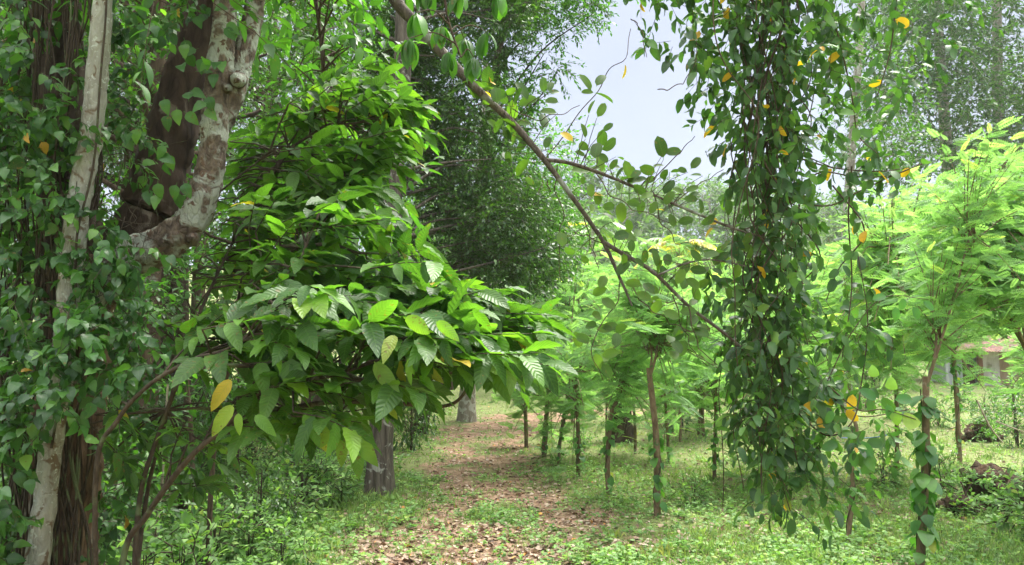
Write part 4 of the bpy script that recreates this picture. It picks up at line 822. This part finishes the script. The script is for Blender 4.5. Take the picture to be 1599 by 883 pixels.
    place(lv, T_COF, p, np.stack([rng.uniform(-.2, 1, n), rng.normal(0, .4, n), -rng.uniform(0, .8, n)], -1), UP + rng.normal(size=(n, 3)) * .5, rng.uniform(.08, .15, n), rng.uniform(.86, .955, n))
    st.build('stems', B_STEM, t); lv.build('leaves', M_COF, t)
coffee()
def second_coffee():
    """upper, farther shrub with smoother leaves behind the coffee"""
    rng = np.random.default_rng(131); b = P(335, 560, 5.2); b = np.array([b[0], 5.2, float(ground_z(b[0], 5.2))]); t = thing('broadleaf_sapling', b, 'tall thin tree with large bright leaves behind the arching shrub', 'tree'); st = MB(); lv = MB()
    q = curve(st, [b - UP * .1, P(350, 600, 5.2), P(470, 350, 5.2), P(505, 150, 5.2), P(490, -40, 5.2), P(480, -250, 5.2)], .018, .012, 8, 10, .06)
    C = sample_poly(rng, [(400, -100), (560, -100), (560, 60), (600, 110), (540, 200), (450, 330), (450, 240), (440, 60)], 4.6, 6., 60); C = np.vstack([C, sample_poly(rng, [(480, 230), (640, 200), (650, 330), (560, 340), (450, 460), (450, 330)], 4.8, 6, 26)])
    near = np.array([q[int(np.argmin(np.linalg.norm(q - (c - [0, 0, .1]), axis=1)))] for c in C]); n = len(C); sticks(st, near, C, .008, .004, sag=.06)
    sprays(lv, st, T_OV, rng, C, nrm(C - near + rng.normal(size=(n, 3)) * .4), .4, 9, .13, hang=.6, jit=.3, old=.008); st.build('trunk', B_TWIG, t); lv.build('leaves', M_MIDG, t)
second_coffee()
def droop_leaves():
    """large lance leaves hanging over the top centre"""
    rng = np.random.default_rng(133); t0 = P(700, -120, 3.4); t = thing('drooping_branch', t0, 'branch of long drooping light green leaves at the top centre', 'branch'); st = MB(); lv = MB()
    q = curve(st, [P(700, -200, 3.4), P(690, -60, 3.4), P(700, 30, 3.4), P(720, 90, 3.4)], .01, .004, 6)
    for x, y in ((650, 20), (690, 40), (725, 60), (760, 50), (640, 60), (700, 80), (740, 90), (665, -20), (780, -10), (720, -10)):
        p = P(x, y, 3.4 + rng.normal() * .12); s = q[int(np.argmin(np.linalg.norm(q - p, axis=1)))]; curve(st, [s, (s + p) / 2 + UP * .04, p], .004, .002, 5, 5)
        n = 7; a = rng.uniform(0, 6.28, n); place(lv, T_ELLW, np.repeat(p[None], n, 0), np.stack([np.cos(a) * .55, np.sin(a) * .4, -rng.uniform(.4, 1.2, n)], -1), UP * .4 + np.stack([np.cos(a), np.sin(a), 0 * a], -1), rng.uniform(.08, .14, n), rng.uniform(.3, .85, n))
    st.build('twigs', B_TWIG, t); lv.build('leaves', M_MIDG, t)
droop_leaves()

# ------------------------------------------------------------------ diagonal branch with oval leaves
def diagonal():
    rng = np.random.default_rng(141); t = thing('overhanging_branch', P(610, -10, 4.0), 'long diagonal branch with oval leaves crossing in front of the sky', 'branch'); m = MB(); tw = MB(); lv = MB()
    A = curve(m, [P(470, -330, 3.95), P(560, -120, 4.), P(612, -8, 4.), P(650, 38, 4.), P(735, 130, 4.), P(800, 192, 4.1), P(850, 250, 4.1), P(895, 310, 4.15), P(940, 375, 4.2), P(966, 430, 4.2), P(987, 478, 4.2)], [.045, .04, .036, .032, .025, .019, .016, .014, .011, .009, .005], 0, 10, 10, .09, 1)
    B_ = curve(m, [P(850, 250, 4.1), P(885, 254, 4.1), P(930, 268, 4.15), P(990, 292, 4.2), P(1060, 322, 4.3), P(1140, 355, 4.4), P(1190, 370, 4.5)], .012, .006, 7, 8, .06, 2)
    C_ = curve(m, [P(942, 378, 4.2), P(975, 398, 4.2), P(1020, 425, 4.2), P(1075, 478, 4.3), P(1140, 528, 4.4), P(1190, 575, 4.5)], .013, .008, 7, 8, .06, 3)
    D_ = curve(m, [P(1028, 430, 4.2), P(1070, 412, 4.2), P(1110, 406, 4.3), P(1165, 416, 4.4)], .006, .004, 6, 8)
    m.build('limb', B_GBR, t)
    for pts in ([(870, 258), (868, 300), (880, 340), (872, 380), (875, 440)], [(968, 440), (960, 480), (925, 530), (928, 560), (942, 595)], [(912, 340), (925, 390), (935, 420)], [(800, 170), (830, 185), (870, 180), (905, 165)], [(850, 250), (905, 180), (945, 120), (975, 90), (985, 45)], [(1020, 280), (1060, 240), (1085, 213)], [(1027, 140), (1050, 138), (1075, 120), (1090, 80)], [(985, 30), (1000, 45), (1010, 90)],
                [(1050, 318), (1090, 290), (1130, 265)], [(860, 300), (850, 280), (840, 305)], [(1020, 300), (1035, 350), (1060, 380), (1085, 375)], [(1050, 460), (1070, 520), (1090, 560)], [(1075, 478), (1090, 540), (1120, 570)], [(1000, 470), (1040, 500), (1080, 520)], [(930, 270), (960, 310), (1000, 330), (1050, 350)], [(940, 380), (905, 365), (880, 370)], [(800, 190), (770, 160), (740, 165)]):
        curve(tw, [P(x, y, 4.15 + rng.normal() * .04) for x, y in pts], .0035, .002, 5, 8, 0, rng.integers(9), wiggle=.01)
    S = 2.0  # leaf centres read in half pixels of a crop: x, y, length, angle (deg, 0=right, 90=up)
    raw = [(97, 265, 52, 95), (118, 270, 40, 80), (130, 287, 38, 20), (125, 315, 42, 165), (115, 348, 52, 170), (232, 258, 62, 120), (275, 250, 56, 60), (232, 287, 38, 0), (285, 300, 70, -10), (245, 335, 48, 75), (278, 345, 52, 60), (298, 398, 38, 40), (225, 410, 46, 100), (280, 435, 52, 85), (303, 453, 62, 35), (222, 457, 52, 140), (262, 470, 64, 80), (213, 480, 34, 150), (218, 530, 58, 170), (275, 512, 54, 100), (315, 515, 38, 60), (360, 530, 52, 100), (384, 546, 42, 45), (385, 562, 52, 170), (455, 517, 38, 20), (425, 532, 52, 170), (465, 462, 68, 105), (502, 474, 54, 10), (572, 510, 48, 50), (532, 532, 32, 150), (575, 546, 36, 160), (520, 595, 38, 150), (560, 622, 42, 175), (590, 648, 48, 90), (340, 660, 62, -90), (267, 620, 38, -80), (302, 675, 46, 130), (365, 708, 40, 100), (392, 728, 42, 60), (355, 732, 46, 180), (372, 770, 38, 95), (220, 565, 26, 90), (485, 812, 44, 95), (620, 795, 52, 20), (575, 800, 46, 130), (155, 748, 50, 95), (180, 785, 40, 170), (420, 610, 44, 30), (460, 625, 46, 120), (488, 620, 50, 60), (380, 635, 40, 170), (330, 580, 40, 100), (345, 605, 44, 20), (400, 595, 46, 150), (440, 650, 44, 60), (560, 590, 40, 20), (250, 650, 40, 60), (300, 645, 40, 10), (540, 690, 50, 10), (610, 690, 48, 30), (500, 690, 44, 100), (140, 130 + 0, 0, 0)]
    pts, dirs, sz, tn = [], [], [], []
    for x, y, l, a in raw:
        if l == 0: continue
        px, py = 800 + x / S, y / S; a = R(a); l *= .5; Yl = 4.1 + rng.normal() * .08
        c = P(px, py, Yl); ln = l / FPX * Yl * 1.12; d = np.array([math.cos(a), rng.normal() * .3, math.sin(a)]); d /= np.linalg.norm(d)
        pts.append(c - d * ln * .5); dirs.append(d); sz.append(ln); tn.append(.92 if (x, y) == (340, 660) else rng.uniform(.2, .85))
    n = len(pts); allq = np.concatenate([A[30:], B_, C_]); pts = np.array(pts)
    place(lv, T_ELL, pts, np.array(dirs), np.array([0, -1, .35]) + rng.normal(size=(n, 3)) * .4, np.array(sz), np.array(tn), rng.uniform(.8, 1.15, n))
    near = np.array([allq[int(np.argmin(np.linalg.norm(allq - p, axis=1)))] for p in pts]); k = np.linalg.norm(near - pts, axis=1) < .3; sticks(tw, near[k], pts[k], .0025, .0015, sag=.1)
    # random leaves on lower forks and along the upper branch
    for q, a0, a1, n, s in ((C_, .1, 1, 40, .10), (D_, .2, 1, 14, .09), (B_, .25, 1, 44, .095), (A, .36, .6, 40, .11)):
        i = (rng.uniform(a0, a1, n) * (len(q) - 1)).astype(int); p = q[i] + rng.normal(size=(n, 3)) * [.09, .09, .07] ; sticks(tw, q[i], p, .002, .0015)
        place(lv, T_ELL, p, rng.normal(size=(n, 3)) * [1, .5, .8], np.array([0, -.8, .6]) + rng.normal(size=(n, 3)) * .5, s * rng.uniform(.6, 1.2, n), tints(rng, n, .03))
    for pts_ in ([(925, 540), (950, 560), (930, 500), (940, 460), (960, 520)], [(1015, 450), (1030, 470), (1060, 500), (1050, 545), (1065, 430)]):
        for x, y in pts_:
            p = np.repeat(P(x, y, 4.2)[None], 3, 0) + rng.normal(size=(3, 3)) * .03; place(lv, T_ELL, p, rng.normal(size=(3, 3)), [0, -1, .3], .1, rng.uniform(.2, .85, 3))
    # curled dead leaf
    place(lv, T_ELLW, [P(975, 98, 4.2)], [[.15, 0, -1]], [[1, -.5, 0]], .09, .97)
    tw.build('twigs', B_TWIG, t); lv.build('leaves', M_ELL, t)
diagonal()

# ------------------------------------------------------------------ hanging creeper
def creeper():
    rng = np.random.default_rng(151); Y = 4.7; t0 = P(1200, -200, Y); t = thing('hanging_creeper', t0, 'dark hanging curtain of creeper with scattered yellow leaves', 'creeper'); st = MB(); lv = MB()
    for i in range(26):
        x0 = rng.uniform(1130, 1280); bot = rng.uniform(520, 800); ys = np.linspace(-220, bot, 10); mid = 1200 + (ys > 450) * 15
        xs = x0 + (mid - x0) * .35 * np.sin(np.linspace(0, 3, 10)) + rng.normal(0, 19, 10); Yv = Y + rng.normal() * .16
        curve(st, [P(x, y, Yv + rng.normal() * .05) for x, y in zip(xs, ys)], .009 if i < 7 else .0045, .003, 5, 8, .1, i, wiggle=.05)
    curve(st, [P(900, -330, 4.6), P(1050, -250, 4.7), P(1200, -210, 4.7), P(1400, -230, 4.8), P(1600, -300, 5)], .06, .04, 10, 8, .05)
    regs = [([(1075, -160), (1320, -160), (1325, 60), (1285, 200), (1255, 320), (1245, 420), (1265, 520), (1265, 640), (1220, 690), (1180, 690), (1165, 620), (1150, 560), (1160, 440), (1150, 340), (1140, 240), (1100, 170), (1070, 60)], Y - .4, Y + .35, 330),
            ([(1150, -100), (1260, -100), (1235, 300), (1235, 450), (1245, 640), (1190, 650), (1165, 500), (1170, 250)], Y - .3, Y + .3, 260),
            ([(985, -120), (1110, -120), (1100, 80), (1060, 90), (1030, 60), (990, 40)], Y - .3, Y + .2, 34),
            ([(1290, -120), (1440, -120), (1420, 150), (1400, 270), (1330, 330), (1290, 250)], Y - .1, Y + .7, 80),
            ([(1400, -100), (1530, -100), (1500, 60), (1430, 130)], Y + .1, Y + .8, 24),
            ([(1270, 420), (1340, 440), (1370, 600), (1390, 690), (1300, 720), (1240, 700), (1280, 560)], Y - .2, Y + .4, 50),
            ([(1160, 560), (1300, 620), (1320, 740), (1260, 790), (1200, 780), (1190, 700), (1150, 640)], Y - .2, Y + .3, 40),
            ([(1080, 400), (1160, 420), (1170, 560), (1120, 560), (1090, 480)], Y - .3, Y, 20),
            ([(1130, 560), (1180, 580), (1190, 690), (1150, 660)], Y - .2, Y + .2, 14),
            ([(1185, 700), (1300, 690), (1290, 770), (1240, 800), (1200, 790)], Y - .2, Y + .2, 24),
            ([(1040, -100), (1120, -100), (1120, 120), (1080, 100)], Y - .2, Y + .2, 14)]
    for poly, Y0, Y1, n in regs:
        p = sample_poly(rng, poly, Y0, Y1, n); d = rng.normal(size=(n, 3)) * [1, .7, .5] - UP * .5
        sprays(lv, st, T_CRP, rng, p, d, .2 * rng.uniform(.5, 1.3, n), 6, .086, ang=1., droop=.4, hang=.6, jit=.55, svar=.45, old=.024, twr=.002)
    for pts in ([(1195, 240), (1215, 225), (1260, 245), (1300, 262)], [(1240, 245), (1300, 262), (1370, 268), (1420, 262)], [(1220, 310), (1290, 322), (1340, 300), (1400, 272), (1445, 255)], [(1240, 300), (1280, 270), (1330, 275), (1390, 275), (1440, 255)], [(1290, 0), (1310, 60), (1330, 150), (1340, 210), (1370, 240)], [(1300, 290), (1350, 360), (1310, 420), (1290, 470)], [(1225, 560), (1290, 610), (1340, 650), (1420, 640)], [(1240, 640), (1290, 680), (1330, 660), (1345, 600), (1355, 500), (1340, 400)], [(1330, 260), (1325, 340), (1330, 450), (1315, 560)], [(1230, 650), (1240, 700), (1250, 740)], [(1400, 0), (1390, 80), (1370, 150)]):
        q = curve(st, [P(x, y, Y + rng.normal() * .05) for x, y in pts], .006, .003, 5, 8); n = 8; i = rng.integers(0, len(q), n)
        place(lv, T_ELL, q[i], rng.normal(size=(n, 3)) - UP * .5, UP * .5 + [0, -.7, 0] + rng.normal(size=(n, 3)) * .4, .1 * rng.uniform(.7, 1.2, n), tints(rng, n, .12))
    for x, y, dx, dz, s in ((1245, 770, 0, 1, .11), (1235, 835, 0, 1, .12), (1160, 740, .6, .5, .1), (1205, 800, 0, 1, .11), (1265, 800, 0, 1, .09), (1365, 735, -.5, 1, .15), (1330, 700, .3, .5, .12), (1350, 720, 1, .0, .12)):
        place(lv, T_ELL, [P(x, y - 28, Y)], [[dx, 0, -dz]], [[.2, -1, .2]], s, .4)
    st.build('stems', B_TWIG, t); lv.build('leaves', M_CREEP, t)
creeper()
def near_sprig():
    rng = np.random.default_rng(161); Y = 4.6; t = thing('leafy_sprig', P(1390, 640, Y), 'bright oval leaved sprig poking out beside the near right post', 'branch'); st = MB(); lv = MB()
    curve(st, [P(1290, 600, Y), P(1340, 640, Y), P(1380, 640, Y), P(1430, 655, Y)], .005, .003, 5); curve(st, [P(1290, 600, Y), P(1330, 520, Y), P(1380, 465, Y), P(1450, 468, Y)], .004, .002, 5)
    for x, y, dx, dz, s, tn in ((1364, 592, 0, 1, .085, .9), (1390, 612, .2, 1, .09, .93), (1395, 640, .3, -1, .1, .93), (1405, 658, 1, 0, .13, .94), (1395, 625, 1, .1, .12, .15), (1370, 625, -.6, .4, .12, .1), (1385, 630, .2, -1, .1, .1), (1335, 690, 1, -.7, .14, .1), (1325, 700, .4, -1, .12, .2), (1310, 690, -1, -.4, .11, .4), (1320, 620, -1, .2, .09, .5), (1300, 640, -.5, -1, .09, .3), (1398, 478, 0, -1, .09, .2), (1385, 462, -1, -.2, .09, .35), (1425, 478, .4, -1, .09, .1), (1440, 470, .8, -.6, .09, .2), (1412, 465, -.3, -.8, .08, .4)):
        place(lv, T_ROUND if tn > .85 else T_ELL, [P(x, y, Y)], [[dx, -.1, dz]], [[0, -1, .4]], s, tn)
    st.build('stem', B_TWIG, t); lv.build('leaves', M_PEP, t)
near_sprig()
